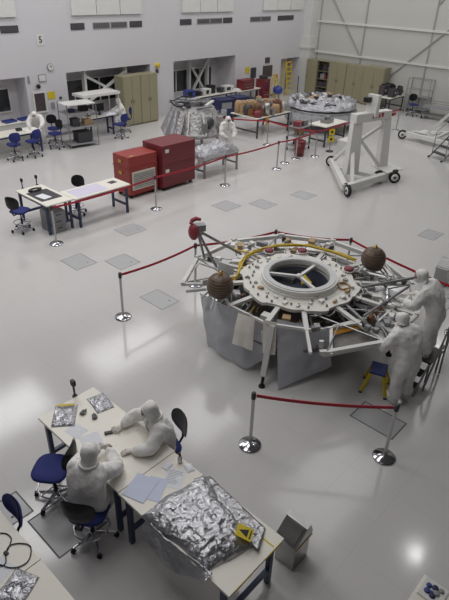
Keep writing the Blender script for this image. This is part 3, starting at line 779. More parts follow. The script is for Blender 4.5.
MB().slab([L(356,288,1.0),L(372,297,1.0),L(366,313,1.0),L(346,300,1.0)],.02).build('side_panel','grey_metal',ring)
MB().path([L(384,283,1.1),L(387,290,1.22),L(388,298,1.2),L(386,304,1.1)],.035,8).build('shiny_duct','chrome',ring)
MB().path([L(369+2*i+1.2*math.sin(i*2),320-2.2*i,1.06+.02*math.sin(i*3)) for i in range(8)],[.05+.012*(i%2) for i in range(8)],7).build('copper_bundle','copper',ring)
tr = MB().slab([L(378,322,1.08),L(391,333,1.08),L(402,318,1.08),L(391,310,1.08)],.03).build('instrument_tray','panel_grey',ring)
MB().bar(L(378,322,1.11),L(391,310,1.11),.03,.05).bar(L(391,333,1.11),L(402,318,1.11),.03,.05).bar(L(391,310,1.11),L(402,318,1.11),.03,.05).build('tray_rim','white_steel',tr)
for (px,py,d_) in ((387,322,.16),(392,316,.14),(392,324,.1),(396,318,.1),(385,319,.08)):
    MB().box((0,0,0),(d_,d_*.7,.06),R(40)).build('tray_box',random.choice(['grey_metal','dark_grey','white_steel']),tr).location = L(px,py,1.13)
for k in range(10):
    p = L(352+4*k,272+1.0*k,1.16); MB().box((0,0,0),(.09,.06,.08),R(20*k)).build('boom_clamp',random.choice(['grey_metal','inner_gear','aluminium']),ring).location = p
for k in range(9):
    a = 165-8*k*0+0; 
for k in range(12):
    if k in (9,10): continue
    MB().box((0,0,0),(.07,.12,.07),R(VA[k])).build('frame_joint','aluminium',ring).location = pol(2.25,VA[k],1.13)

# plastic sheets and cloths hung from the inner rail on the near side
def curtain(name, m, tops, bots, label, cat, seed, group=None, amp=.05, off=0.):
    def poly(ps, u):
        k = u*(len(ps)-1); i = min(int(k),len(ps)-2); return V(ps[i]).lerp(V(ps[i+1]),k-i)
    def fn(u, v):
        p = poly(tops,u).lerp(poly(bots,u),v); out = (V((p.x,p.y,0))-C0); out.z = 0; out.normalize()
        q = p*2.3+V((seed,0,0))
        return p + out*(off+amp*(.25+v)*(noise.noise(q)+.5*noise.noise(q*2.7)+.25*math.sin(u*11+seed)))
    return tag(MB().grid(fn,30,26).build(name,m), label, cat, group)
curtain('plastic_sheet','sheet',[W(200,293,1.15),W(222,304,1.15),W(242,312,1.14),W(266,319,1.14)],[W(207,347,.05),W(219,352,.1),W(246,369,.04),W(262,361,.3)],
  'grey translucent sheet hanging on the near left side of the ring structure','sheet',3)
curtain('plastic_sheet','sheet',[W(277,319,1.14),W(295,323,1.14),W(314,326,1.14),W(331,328,1.14)],[W(278,389,.03),W(293,382,.1),W(311,374,.12),W(331,366,.25)],
  'grey sheet hanging on the near side of the ring structure, right of the white cloths','sheet',8)
curtain('white_cloth','white_cloth',[W(241,311,1.17),W(257,317,1.17)],[W(234,342,.66),W(254,349,.6)],'white cloth left of the stand leg on the ring structure','cloth',5,amp=.02,off=.07)
curtain('white_cloth','white_cloth',[W(265,318,1.17),W(278,320,1.17)],[W(264,351,.6),W(276,353,.58)],'white cloth right of stand leg on the ring structure','cloth',6,amp=.02,off=.07)

# ------------------------------------------------------------------ step stool and step ladder
t = thing('step_stool','small step stool with a blue top and yellow legs in front of the ring structure','step stool',(7.36,2.92,0),R(20))
MB().bx(-.17,.17,-.14,.14,.40,.45).build('top','blue',t,.015)
for sx in (-1,1):
    for sy in (-1,1):
        lg = MB().bar((sx*.14,sy*.11,.4),(sx*.22,sy*.21,.03),.05,.04).build('leg','yellow',t)
        MB().box((sx*.222,sy*.213,.015),(.06,.06,.03)).build('foot','blue',lg)
MB().bar((-.18,-.17,.2),(.18,-.17,.2),.04,.02).build('step','yellow',t)
t = thing('step_ladder','grey wheeled step platform with black treads under the standing person at right','ladder',(8.32,2.56,0),R(0))
MB().bx(-.26,.26,-.26,.26,.46,.5).build('platform','dark_grey',t)
MB().bx(-.46,-.26,-.2,.2,.27,.31).build('tread','rubber',t); MB().bx(-.62,-.46,-.2,.2,.1,.14).build('tread','rubber',t)
for sy in (-1,1):
    MB().tube((-.7,sy*.23,.0),(-.2,sy*.23,.5),.018).build('side_rail','grey_metal',t)
    MB().tube((.24,sy*.23,.0),(.24,sy*.23,.47),.018).build('leg','grey_metal',t)
    MB().tube((-.22,sy*.23,.02),(-.22,sy*.23,.47),.018).build('leg','grey_metal',t)
MB().path([(-.46,-.3,.02),(-.2,-.3,.6),(.05,-.3,1.15),(.22,-.3,1.15),(.26,-.28,.5)],.018,8).build('handrail','grey_metal',t)
MB().path([(.24,-.3,.02),(.15,-.3,.8),(.1,-.3,1.15)],.018,8).build('handrail','grey_metal',t)
MB().path([(-.1+math.cos(k*PI/8)*.05,-.33,.8+math.sin(k*PI/8)*.05) for k in range(16)],.01,6,True).build('ring_handle','chrome',t)

# ------------------------------------------------------------------ things on the near worktables
ZT = .875
def foil_lump(name, label, cat, c, wx, wy, h, rz=0, m='foil', seed=1, group=None, n=26, parts=None, rim=.3, amp=.35, sink=0):
    t = thing(name, label, cat, c, rz, group)
    def fn(u,v):
        x,y = (u-.5)*wx,(v-.5)*wy
        e = min(1, min(u,1-u,v,1-v)/rim*1.0); e = e**.6
        q = V((x*9+seed*7, y*9, seed))
        z = h*e*(1-amp+amp*(noise.noise(q*.55)+.6*abs(noise.noise(q*1.3))))+.004
        w_ = V((noise.noise(q*.4+V((5,0,0))),noise.noise(q*.4+V((0,9,0))),0))*.03*min(wx,wy)*2
        return V((x,y,max(.004,z)))+w_
    MB().grid(fn,n,n,.0035).build('body', m, t)
    return t
# the big silver bag
t = thing('foil_bag','big crumpled silver foil bag with yellow label on the worktable beside the steel bin','bag',(2.84,2.68,ZT),0)
def bag(u,v):
    a = V((2.42-.03*math.sin(v*8),2.27,0)).lerp(V((3.02,2.12,0)),u); b_ = V((2.38,3.30,0)).lerp(V((3.29,3.2,0)),u)
    p = a.lerp(b_,v); e = min(1,min(u,1-u,v,1-v)/.16)**.5
    q = p*3.1; z = .1*e+.03*e*(noise.noise(q)-.7*abs(noise.noise(q*1.7)))+.005
    z += .016*e*(1-2*abs(noise.noise(q*3.4+V((0,0,7)))))
    p = p+V((noise.noise(q+V((3,1,0)))*.04,noise.noise(q+V((1,7,0)))*.04,0))
    return V((p.x-2.84,p.y-2.68,max(z,.005)))
MB().grid(bag,64,76,.004).build('body','foil',t)
def bag2(u,v):
    a = V((2.95,2.02,0)).lerp(V((3.25,2.16,0)),u); b_ = V((3.14,3.2,0)).lerp(V((3.34,3.12,0)),u); p = a.lerp(b_,v)
    q = p*7; return V((p.x-2.84,p.y-2.68,.05*(1-u)+.012+.015*noise.noise(q)))
MB().grid(bag2,10,40,.003).build('flap','foil',t)
def bag3(u,v):
    y = 3.2-1.0*u; x = 2.40-.10*v-.03*math.sin(u*5); z = .06-.3*v*math.sin(PI*min(1,u*.9+.1))-.02
    q = V((x*3,y*5,z*4)); return V((x-2.84+.025*noise.noise(q),y-2.68,z+.02*noise.noise(q*2)))
MB().grid(bag3,40,14,.003).build('flap','foil',t)
lb = MB().box((0,0,0),(.17,.19,.004)).build('yellow_label','yellow',t); lb.location = (.13,-.44,.14); lb.rotation_euler = (R(14),R(6),R(25))
MB().slab([V((-.055,-.04,.004)),V((.055,-.04,.004)),V((0.,.065,.004))],.0015).build('symbol','black',lb)
MB().box((0,-.07,.003),(.12,.015,.0015)).build('print_line','black',lb)
# two small foil pouches
foil_lump('foil_pouch','crumpled silver foil pouch with yellow tape at the far left corner of the table','pouch',(2.68,5.31,ZT),.32,.44,.05,R(-40),'foil_rough',3)
MB().bx(-.12,.12,.15,.19,.045,.05).build('yellow_tape','yellow',bpy.data.objects['foil_pouch'])
foil_lump('foil_pouch','grey silver foil pouch near the far right corner of the seated people\'s table','pouch',(3.19,5.17,ZT),.26,.38,.05,R(-12),'foil_rough',5)
foil_lump('foil_pouch','crumpled silver foil pouch on the bottom left table below the black cord','pouch',(.98,3.53,ZT),.34,.3,.06,R(25),'foil_rough',9)
# papers
def sheet_of_paper(c, wx, wy, rz, m, label, k=0, group='sheets on the worktables', print_=None):
    t = thing('paper_sheet',label,'paper',(c[0],c[1],ZT+.001+k*.002),R(rz),group)
    MB().bx(-wx/2,wx/2,-wy/2,wy/2,0,.0012).build('sheet',m,t)
    if print_:
        p = MB()
        for i in range(print_): p.bx(-wx*.38,wx*random.uniform(.05,.38),wy*(.36-.72*i/print_)-.003,wy*(.36-.72*i/print_)+.003,.0012,.0016)
        p.build('print','vent_light',t)
    return t
sheet_of_paper((2.63,4.95),.2,.24,10,'paper','pale blue sheet beside the left foil pouch')
sheet_of_paper((2.66,4.64),.26,.3,-18,'paper','pale sheet under the forearm of the person with back to the camera')
sheet_of_paper((2.63,3.60),.3,.36,-72,'paper_blue','pale blue sheet on top of the stack between seated person and foil bag',3)
sheet_of_paper((2.74,3.47),.24,.34,-62,'paper_blue','pale blue sheet sticking out of the stack beside the foil bag',1)
sheet_of_paper((3.01,3.42),.24,.3,-60,'paper','white printed sheet in a clear folder touching the foil bag',0,print_=9)
sheet_of_paper((.93,3.86),.25,.3,15,'paper','pale sheet left of the foil pouch on the bottom left table',0)
# small black camera bits
for loc,rz,lab in (((2.89,5.17),20,'tiny black connector nearest the left pouch'),((2.95,4.99),60,'tiny black connector nearest the right pouch')):
    t = thing('small_connector',lab+' on the seated people\'s table','connector',(*loc,ZT+.001),R(rz))
    MB().bx(-.045,.045,-.03,.03,0,.028).build('body','dark_grey',t,.004); MB().bx(-.02,.02,-.03,-.045,.006,.022).build('plug','vent_light',t); MB().tube((.045,0,.014),(.075,0,.014),.009).build('nozzle','black',t)
# bottle, tissues
t = thing('spray_bottle','small white bottle with red cap at the table edge','bottle',(3.24,3.56,ZT+.001))
MB().lathe((0,0,0),[(.0,0),(.03,0),(.032,.01),(.032,.08),(.015,.1),(.015,.11),(.0,.11)],16).build('body','white_steel',t)
MB().lathe((0,0,0),[(.017,.105),(.017,.135),(.008,.14),(.008,.165),(.0,.165)],14).build('cap','red_paint',t)
MB().box((-.015,0,.165),(.05,.014,.014)).build('trigger','black',t)
for loc,rz,lab in (((3.08,3.62),10,'crumpled white wipe left of the red capped bottle'),((3.25,3.4),70,'crumpled white wipe between bottle and foil bag')):
    foil_lump('wipe',lab,'wipe',(*loc,ZT),.13,.1,.02,R(rz),'paper',loc[1])
# things on the bottom left table: cord
cp = [(0,533),(6,533.5),(10.5,537),(11,541),(8,549),(5.5,553),(6,561),(4,565),(1,566),(-4,563)]
cp2 = [(5.5,553),(9,546),(16,543.5),(24,543.5),(29,545),(31,549),(30,557),(26,563),(18,567),(9,567.5),(2,565),(-5,564)]
t = thing('power_cord','black cord looped on the worktable at the bottom left corner','cord',(1.1,3.9,ZT))
def smooth(ps):
    o_ = []
    for i in range(len(ps)-1):
        p0,p1,p2,p3 = ps[max(0,i-1)],ps[i],ps[i+1],ps[min(len(ps)-1,i+2)]
        for k in range(4):
            u = k/4; o_.append(tuple(.5*(2*p1[j]+(p2[j]-p0[j])*u+(2*p0[j]-5*p1[j]+4*p2[j]-p3[j])*u*u+(3*p1[j]-p0[j]-3*p2[j]+p3[j])*u**3) for j in (0,1)))
    return o_+[ps[-1]]
MB().path([W(x,y,ZT+.008)-V((1.1,3.9,ZT)) for x,y in smooth(cp)],.0065,6).build('strand','black',t)
MB().path([W(x,y,ZT+.009)-V((1.1,3.9,ZT)) for x,y in smooth(cp2)],.0065,6).build('strand','black',t)
q = W(6,553,ZT+.012)-V((1.1,3.9,ZT)); MB().box(q,(.03,.05,.02),R(20)).build('connector','black',t)
# flowered item bottom right
t = thing('flower_tray','white tray with round blue clusters on the table at the bottom right','tray',(3.87,.46,.876),0)
MB().bx(-.12,.12,-.12,.12,0,.012).build('tray','white_paint',t)
for (x,y,r_) in ((-.03,.05,.035),(.035,.06,.03),(.05,0,.035),(-.05,-.01,.032),(.0,-.03,.036),(.06,-.06,.03),(-.02,.01,.02)):
    MB().lathe((x,y,.012),[(r_,0),(r_*.9,.012),(r_*.5,.018),(.0,.012)],12).build('flower',random.choice(['blue','navy','vent_light']),t)
# steel bins with sloped lids
def steel_bin(label, c, rz):
    t = thing('steel_bin',label,'bin',c,rz,'brushed steel swing lid bins')
    MB().bx(-.155,.155,-.14,.14,.0,.43).build('body','steel',t,.008)
    pr = [(-.17,.42),(.17,.42),(.17,.5),(.12,.63),(.04,.63),(-.17,.46)]
    a = [(x,-.155,z) for x,z in pr]; b_ = [(x,.155,z) for x,z in pr]
    l = MB().add(a+b_,[tuple(range(6)),tuple(range(6,12))[::-1]]+[(i,6+i,6+(i+1)%6,(i+1)%6) for i in range(6)]).build('lid','steel',t,.006)
    f_l = MB().slab([V((-.15,-.12,.483)),V((-.15,.12,.483)),V((.02,.12,.622)),V((.02,-.12,.622))],.012).build('swing_flap','steel',l)
    MB().bx(-.175,.175,-.162,-.155,.42,.435).build('lid_edge','brass',l)
    return t
steel_bin('brushed steel bin with sloped lid standing at the end of the foil bag table',(3.70,2.045,0),R(0))
steel_bin('brushed steel bin with sloped lid at the right edge behind the standing people',(11.98,3.74,0),R(0))

# ------------------------------------------------------------------ things at the left worktables
t = thing('desk_mat','dark grey mat on the left worktable under a white sheet','mat',(7.1,13.15,ZT),0)
MB().bx(-.32,.32,-.42,.42,0,.004).build('mat','dark_grey',t)
sheet_of_paper((7.02,13.05),.26,.4,8,'paper','white sheet lying on the dark mat',3)
t = thing('headset','black looped headset on the dark mat at the left worktable','headset',(7.1,13.62,ZT+.005))
MB().path([(math.cos(k*PI/8)*.16,math.sin(k*PI/8)*.1,.03) for k in range(16)],.022,6,True).build('band','black',t)
MB().lathe((.14,0,0),[(.0,0),(.06,0),(.06,.05),(.0,.05)],14).build('pad','black',t); MB().lathe((-.14,0,0),[(.0,0),(.06,0),(.06,.05),(.0,.05)],14).build('pad','black',t)
t = thing('drawing_sheet','large pale lilac sheet spread over the worktable beside the red cabinets','paper',(8.3,12.7,ZT+.001))
MB().bx(-.62,.42,-.3,.3,0,.0015).build('sheet','lilac',t)
t = thing('photo_print','small dark photograph lying on the worktable beside the red cabinets','photograph',(9.12,12.78,ZT+.001),R(8))
MB().bx(-.12,.12,-.1,.1,0,.003).build('print','picture',t)
t = thing('file_cabinet','grey pedestal under the left worktable behind the belt post','pedestal',(7.05,12.75,0))
MB().bx(-.22,.22,-.28,.28,0,.6).build('body','grey_metal',t,.005)
for k in range(3): 
    d_ = MB().bx(-.2,.2,-.295,-.28,.03+.19*k,.2+.19*k).build('drawer','vent_light',t); MB().bx(-.08,.08,-.31,-.295,.13+.19*k,.15+.19*k).build('handle','dark_grey',d_)

# ------------------------------------------------------------------ red cabinets
def red_cab(label, x0,x1,y0,y1,h,m,split,louvre=False):
    t = thing('equipment_cabinet',label,'cabinet',((x0+x1)/2,(y0+y1)/2,0))
    w,d = (x1-x0)/2,(y1-y0)/2
    MB().bx(-w,w,-d,d,.12,split).build('lower_case',m,t,.02)
    MB().bx(-w,w,-d,d,split+.012,h).build('upper_case',m,t,.02)
    MB().bx(-w-.012,w+.012,-d-.012,d+.012,split-.012,split+.022).build('joint_band',m,t)
    for sx in (-1,1):
        for sy in (-1,1):
            c = MB().lathe((sx*(w-.12),sy*(d-.12),.06),[(.0,-.025),(.06,-.025),(.06,.025),(.0,.025)],14,'Y'); c.bx(sx*(w-.12)-.04,sx*(w-.12)+.04,sy*(d-.12)-.04,sy*(d-.12)+.04,.1,.13); c.build('castor','rubber',t)
    for z in (h-.18,split-.18):
        l = MB().bx(-w+.12,-w+.26,-d-.03,-d,z-.05,z+.05).build('latch','white_steel',t) if not louvre else MB().bx(-w-.03,-w,-.06,.1,z-.05,z+.05).build('latch','brass',t)
        if louvre: MB().bx(-w+.1,-w+.24,-d+.02,-d+.12,h-.0,h+.015).build('label_plate','tan',t) if z > split else None
    if louvre:
        g = MB().bx(-w+.1,w-.12,-d-.02,-d,.28,.86).build('louvre_panel','cream',t)
        s_ = MB()
        for k in range(9): s_.bx(-w+.15,w-.17,-d-.032,-d-.02,.33+.056*k,.355+.056*k)
        s_.build('louvre_slats','vent_light',g)
    return t
red_cab('bright red wheeled cabinet with a cream louvre panel, lower of the two','',0,0,0,0,'','') if False else None
red_cab('lower bright red wheeled cabinet with a cream louvre panel',10.03,11.18,13.12,13.92,1.34,'red_paint',.98,True)
red_cab('taller dark red wheeled cabinet on the right of its lower neighbour',11.27,12.74,12.97,13.95,1.5,'red_dark',.85)

# ------------------------------------------------------------------ the far spacecraft and the foil table
t = thing('tapered_spacecraft','silver tapered spacecraft body with a white edged panel behind the red cabinets','spacecraft',(15.5,15.9,0),R(20))
MB().lathe((0,0,0),[(.0,.75),(1.3,.75),(1.34,.85),(.85,1.75),(.0,1.78)],10,smooth=False).build('tapered_body','foil_dull',t)
for k in range(5): MB().bar(pol(.5+.25*(k%2),72*k,1.78),pol(.95,72*k+40,1.86),.1,.06).build('top_plate',random.choice(['grey_metal','white_steel','foil_dull']),t)
for k in range(4): MB().bar(pol(1.0,45+90*k,.75),pol(1.15,45+90*k,.0),.08).build('stand_leg','grey_metal',t)
p = t; a = -148
e1,e2 = pol(1.325,a-16,.9),pol(1.325,a+16,.9); e3,e4 = pol(.93,a+16,1.68),pol(.93,a-16,1.68)
fr = MB()
for q1,q2 in ((e1,e2),(e2,e3),(e4,e1)): fr.bar(q1,q2,.06,.05)
fr.build('panel_frame','white_steel',t)
for k in range(14):
    a = -132+11*k; d_ = random.uniform(.15,.4); r_b = random.uniform(1.05,1.3)
    MB().box((0,0,0),(d_,d_*.7,random.uniform(.2,.5)),R(a)).build('equipment_box',random.choice(['foil_dull','grey_metal','dark_grey','white_steel','foil_rough','tan']),t).location = pol(r_b,a,random.uniform(.9,1.5))
for q_ in ((-175,'foil_dull'),(165,'grey_metal'),(-200,'foil_rough')):
    MB().slab([pol(1.36,q_[0]-12,.85),pol(1.36,q_[0]+12,.85),pol(1.0,q_[0]+8,1.72),pol(1.0,q_[0]-8,1.72)],.05).build('side_panel',q_[1],t)
MB().slab([pol(1.36,176,.8),pol(2.0,182,.75),pol(1.9,190,1.0),pol(.95,186,1.75)],.05).build('wing_panel','foil_dull',t)
for k in range(16): MB().box((0,0,0),(random.uniform(.15,.4),random.uniform(.1,.3),random.uniform(.08,.22)),R(31*k)).build('top_unit',random.choice(['foil_dull','grey_metal','inner_gear','dark_grey','foil_rough','vent_light']),t).location = pol(random.uniform(.1,.75),47*k,1.84)
MB().lathe((0,0,0),[(.0,0),(.2,0),(.24,.08),(.16,.14),(.0,.16)],16,'Y').build('round_port','dark_grey',t).location = pol(1.22,-118,1.3)
MB().path([pol(.9,30+12*k,1.9+.06*math.sin(k)) for k in range(14)],.03,6).build('cable','black',t)
t = lab_table('foil_bench','low bench under the silver foil lump right of the red cabinets',13.15,15.05,12.95,13.75,.7,'white_top','grey_metal',None,.1,'x')
foil_lump('foil_bundle','bulky crumpled silver foil bundle on the bench right of the red cabinets','bundle',(14.05,13.35,.7),1.85,.85,.42,0,'foil_rough',4,n=36,rim=.2)
foil_lump('foil_bundle','small foil bundle between the person and the far spacecraft','bundle',(14.2,14.55,0),1.1,.8,.75,R(20),'foil_dull',6,n=24,rim=.25)

# ------------------------------------------------------------------ back left: bench, rack, cabinets
lab_table('long_bench','long white bench along the back wall at far left',8.0,10.95,19.62,20.45,.82,'white_top','navy',None,.12,'x')
t = thing('bench_cabinet','white low counter behind the far left bench by the wall','counter',(9.9,20.95,0))
MB().bx(-1.6,1.4,-.25,.3,0,.95).build('body','white_paint',t,.01); MB().bx(-1.65,1.45,-.28,.32,.95,.98).build('top','white_top',t)
for x,lab in ((10.3,'left blue tray on the white counter below the recess'),(10.95,'right blue tray on the white counter below the recess')):
    q = thing('blue_tray',lab,'tray',(x,20.95,.981),R(8),'blue trays on the white counter')
    MB().bx(-.24,.24,-.17,.17,0,.02).build('base','blue',q); MB().bx(-.24,.24,.15,.17,.02,.08).bx(-.24,.24,-.17,-.15,.02,.08).bx(-.24,-.22,-.15,.15,.02,.08).bx(.22,.24,-.15,.15,.02,.08).build('rim','blue',q)
t = thing('bench_instrument','small dark instrument on the far left bench','instrument',(10.2,20.1,.821)); MB().bx(-.1,.1,-.08,.08,0,.1).build('case','black',t,.01); MB().bx(-.07,.07,-.085,-.08,.03,.08).build('display','vent',t)
foil_lump('white_cloth','white cloth heap on the far left bench in front of the leaning person','cloth',(10.6,20.0,.82),.6,.4,.12,0,'suit',2)
# wire shelf rack
t = thing('shelf_rack','tall silver wire shelf rack in front of the left recess','rack',(12.5,19.5,0),R(-8))
for sx in (-1,1):
    for sy in (-1,1): MB().tube((sx*.62,sy*.42,0),(sx*.62,sy*.42,1.72 if sx<0 else 1.6),.022).build('upright','grey_metal',t)
for z in (.12,.78,1.32,1.66):
    m_ = MB().bx(-.62,.62,-.42,.42,z,z+.03); m_.build('shelf','vent_light' if z<1.6 else 'white_steel',t)
for loc,d_,mm,lab in (((12.3,19.45,.812),(.3,.3,.3),'dark_grey','dark box on the middle shelf of the wire rack'),((12.85,19.4,.812),(.35,.3,.2),'tan','tan box on the middle shelf of wire rack'),
     ((12.6,19.45,.152),(.6,.5,.42),'dark_grey','dark crate on the bottom shelf of the wire rack'),((12.75,19.45,1.352),(.35,.25,.2),'black','black monitor on upper shelf of the wire rack'),((12.2,19.5,1.352),(.25,.25,.12),'navy','navy box on the upper shelf of the wire rack')):
    q = thing('storage_box',lab,'box',loc,R(-8)); MB().bx(-d_[0]/2,d_[0]/2,-d_[1]/2,d_[1]/2,0,d_[2]*.8).build('body',mm,q,.01); MB().bx(-d_[0]/2-.01,d_[0]/2+.01,-d_[1]/2-.01,d_[1]/2+.01,d_[2]*.8,d_[2]).build('lid',mm,q)
t = thing('overhead_frame','white overhead frame above the far bench beside the wire rack','frame',(14.0,20.2,0))
for sx in (-1,1):
    for sy in (-1,1): MB().tube((sx*.85,sy*.35,0),(sx*.85,sy*.35,1.75),.025).build('upright','white_paint',t)
MB().bx(-.95,.9,-.42,.42,1.72,1.82).build('canopy','white_steel',t)
lab_table('far_bench','bench with a white top between the wire rack and beige cabinets',13.3,14.7,19.95,20.48,.86,'white_top','navy',None,.12,'x')
for x,lab in ((13.55,'left black monitor on the bench beside the wire rack'),(14.15,'right black monitor on the bench beside the wire rack')):
    q = thing('monitor',lab,'monitor',(x,20.35,.861),R(5),'black monitors on the far bench'); MB().bx(-.12,.12,-.08,.08,0,.02).build('foot','black',q); MB().bx(-.02,.02,-.01,.02,.02,.14).build('neck','black',q); MB().bx(-.25,.25,-.03,.02,.14,.45).build('screen','black',q,.006)
foil_lump('white_cloth','white paper heap on the far bench left of the seated person','cloth',(14.5,20.1,.86),.6,.4,.14,0,'paper',7)
# tall beige cabinets in front of the left recess
def beige_cab(label, x0,x1,y0,y1,h,doors,front='y',name='steel_cabinet',group=None):
    t = thing(name,label,'cabinet',((x0+x1)/2,(y0+y1)/2,0),0,group); w,d = (x1-x0)/2,(y1-y0)/2
    MB().bx(-w,w,-d,d,.06,h).build('body','beige',t,.01); MB().bx(-w+.03,w-.03,-d+.03,d-.03,0,.06).build('plinth','beige_edge',t)
    for k in range(doors):
        if front == 'y':
            a = -w+.02+(2*w-.04)*k/doors; b_ = -w+.02+(2*w-.04)*(k+1)/doors
            dr = MB().bx(a+.008,b_-.008,-d-.02,-d,.09,h-.03).build('door','beige',t,.004); hx = b_-.07 if k%2==0 else a+.07
            MB().bx(hx-.015,hx+.015,-d-.05,-d-.02,h*.5-.08,h*.5+.08).build('handle','beige_edge',dr)
        else:
            a = -d+.02+(2*d-.04)*k/doors; b_ = -d+.02+(2*d-.04)*(k+1)/doors
            dr = MB().bx(-w-.02,-w,a+.008,b_-.008,.09,h-.03).build('door','beige',t,.004); hx = b_-.07 if k%2==0 else a+.07
            MB().bx(-w-.05,-w-.02,hx-.015,hx+.015,h*.5-.08,h*.5+.08).build('handle','beige_edge',dr)
    return t
beige_cab('left of the two tall beige cabinets beside the left recess, side turned to us',15.75,16.75,20.68,21.28,2.2,2,group='tall beige steel cabinets')
beige_cab('right of the two tall beige cabinets beside the left recess',16.76,17.8,20.68,21.28,2.2,2,group='tall beige steel cabinets')
beige_cab('beige cabinet nearest the room corner on the right wall',29.85,30.38,19.85,20.6,2.0,1,'x',group='beige lockers on the right wall')
t = thing('bookcase','open beige bookcase with dark binders on the right wall','bookcase',(30.12,19.4,0),0)
MB().bx(-.26,-.0+.26,-.44,-.41,0,2.0).bx(-.26,.26,.41,.44,0,2.0).bx(.23,.26,-.41,.41,0,2.0).bx(-.26,.26,-.41,.41,1.97,2.0).bx(-.26,.23,-.41,.41,0,.08).build('case','beige',t)
for z in (.5,.95,1.4): MB().bx(-.25,.23,-.41,.41,z,z+.03).build('shelf','beige_edge',t)
for si,z in enumerate((.082,.532,.982,1.432)):
    for k in range(5):
        y = 19.08+.15*k; hh = random.uniform(.26,.36)
        q = MB().bx(-.1,.1,-.06,.06,0,hh).build('binder',random.choice(['dark_grey','black','maroon','picture','vent_light']))
        q.location = (30.05,y,z); tag(q,'%s binder on the %s shelf of the beige bookcase, %s from the left'%('tall' if hh>.31 else 'short',('lowest','second lowest','third','top')[si],('last','fourth','third','second','first')[k]),'binder','binders in the beige bookcase')
beige_cab('wide beige locker with doors right of the bookcase on right wall',29.88,30.38,17.78,18.95,2.02,2,'x',group='beige lockers on the right wall')
beige_cab('wide beige locker between two others on the right wall, behind the foil ring',29.88,30.38,16.55,17.76,2.02,2,'x',group='beige lockers on the right wall')
beige_cab('beige locker standing out from the right wall beside the dark equipment table',29.7,30.38,15.2,16.5,2.08,2,'x',group='beige lockers on the right wall')
beige_cab('beige locker at the right edge of the picture behind the rolling ladder',29.8,30.38,9.3,10.6,2.05,2,'x',group='beige lockers on the right wall')

# ------------------------------------------------------------------ back middle: benches, tool chests, corner door
lab_table('equipment_bench','long white bench with instruments under the right recess',19.5,23.2,20.3,21.1,.88,'white_top','navy',None,.12,'x')
for x,y,d_,mm,lab in ((19.8,20.6,(.5,.4,.35),'blue','blue instrument case at the left end of the bench under the right recess'),
    (20.4,20.7,(.5,.4,.2),'black','black instrument on the bench under the right recess, second from left'),
    (21.0,20.6,(.45,.35,.3),'white_steel','white instrument on the bench under the right recess'),
    (21.5,20.75,(.4,.35,.4),'black','tall black instrument in the middle of the bench under the right recess'),
    (22.1,20.6,(.3,.3,.25),'dark_grey','dark grey instrument on the bench, right of the tall black one'),
    (22.7,20.65,(.6,.4,.28),'white_steel','white case at the right end of the bench under the right recess')):
    q = thing('bench_instrument',lab,'instrument',(x,y,.881),R(random.uniform(-8,8)))
    MB().bx(-d_[0]/2,d_[0]/2,-d_[1]/2,d_[1]/2,.015,d_[2]).build('case',mm,q,.012); MB().bx(-d_[0]*.4,d_[0]*.1,-d_[1]/2-.006,-d_[1]/2,.06,d_[2]-.05).build('display','glass_dark',q)
    MB().lathe((d_[0]*.3,-d_[1]/2-.012,d_[2]*.5),[(.0,.02),(.025,.018),(.025,-.012),(.0,-.015)],12,'Y').build('knob','vent_light',q)
for x,y,rz,lab in ((20.75,19.15,-12,'left blue wheeled equipment crate in front of the bench under the right recess'),(21.85,19.1,-8,'right blue wheeled equipment crate left of the red tool chest')):
    q = thing('equipment_crate',lab,'crate',(x,y,0),R(rz),'blue equipment crates'); MB().bx(-.45,.45,-.35,.35,.15,.86).build('body','navy',q,.02); MB().bx(-.47,.47,-.37,.37,.86,.94).build('lid','navy',q,.015)
    MB().bx(-.3,.3,-.37,-.35,.5,.8).build('panel','vent_light',q)
    for sx in (-1,1):
        for sy in (-1,1): MB().lathe((sx*.36,sy*.27,.075),[(.0,-.025),(.075,-.025),(.075,.025),(.0,.025)],12,'Y').bx(sx*.36-.03,sx*.36+.03,sy*.27-.03,sy*.27+.03,.1,.15).build('castor','rubber',q)
lab_table('equipment_bench','white bench with red toolbox beside blue crates along the back wall',23.3,25.2,20.35,21.05,.82,'white_top','grey_metal',None,.12,'x')
def chest(name,label,loc,w,d,h,m,n,rz=0):
    q = thing(name,label,'tool chest',loc,R(rz)); MB().bx(-w/2,w/2,-d/2,d/2,0,h).build('body',m,q,.012)
    for k in range(n):
        z0 = .04+(h-.08)*k/n; dr = MB().bx(-w/2+.03,w/2-.03,-d/2-.015,-d/2,z0+.008,z0+(h-.08)/n-.008).build('drawer',m,q); MB().bx(-w*.3,w*.3,-d/2-.035,-d/2-.015,z0+(h-.08)/n*.65,z0+(h-.08)/n*.8).build('handle','chrome',dr)
    return q
chest('tool_chest','red tool chest on the white bench along the back wall',(24.15,20.62,.822),.95,.5,.52,'red_dark',3)
chest('tool_cabinet','dark red tool cabinet standing on the floor at the right end of white bench',(25.55,20.5,0),.62,.55,1.25,'red_dark',5)
t = thing('tool_box','small dark case on top of the dark red tool cabinet','case',(25.55,20.5,1.251)); MB().bx(-.2,.2,-.15,.15,0,.18).build('case','dark_grey',t,.01); MB().path([(-.08,0,.18),(-.08,0,.22),(.08,0,.22),(.08,0,.18)],.012,6).build('handle','black',t)
foil_lump('white_cloth','white cloth on the white bench beside the red tool chest','cloth',(23.6,20.7,.82),.4,.4,.12,0,'suit',11)
t = thing('blue_drum','round blue drum on a stand near the corner door','drum',(26.0,19.75,0))
for k in range(3): MB().tube(pol(.2,120*k,0),pol(.14,120*k,.52),.02).build('leg','grey_metal',t)
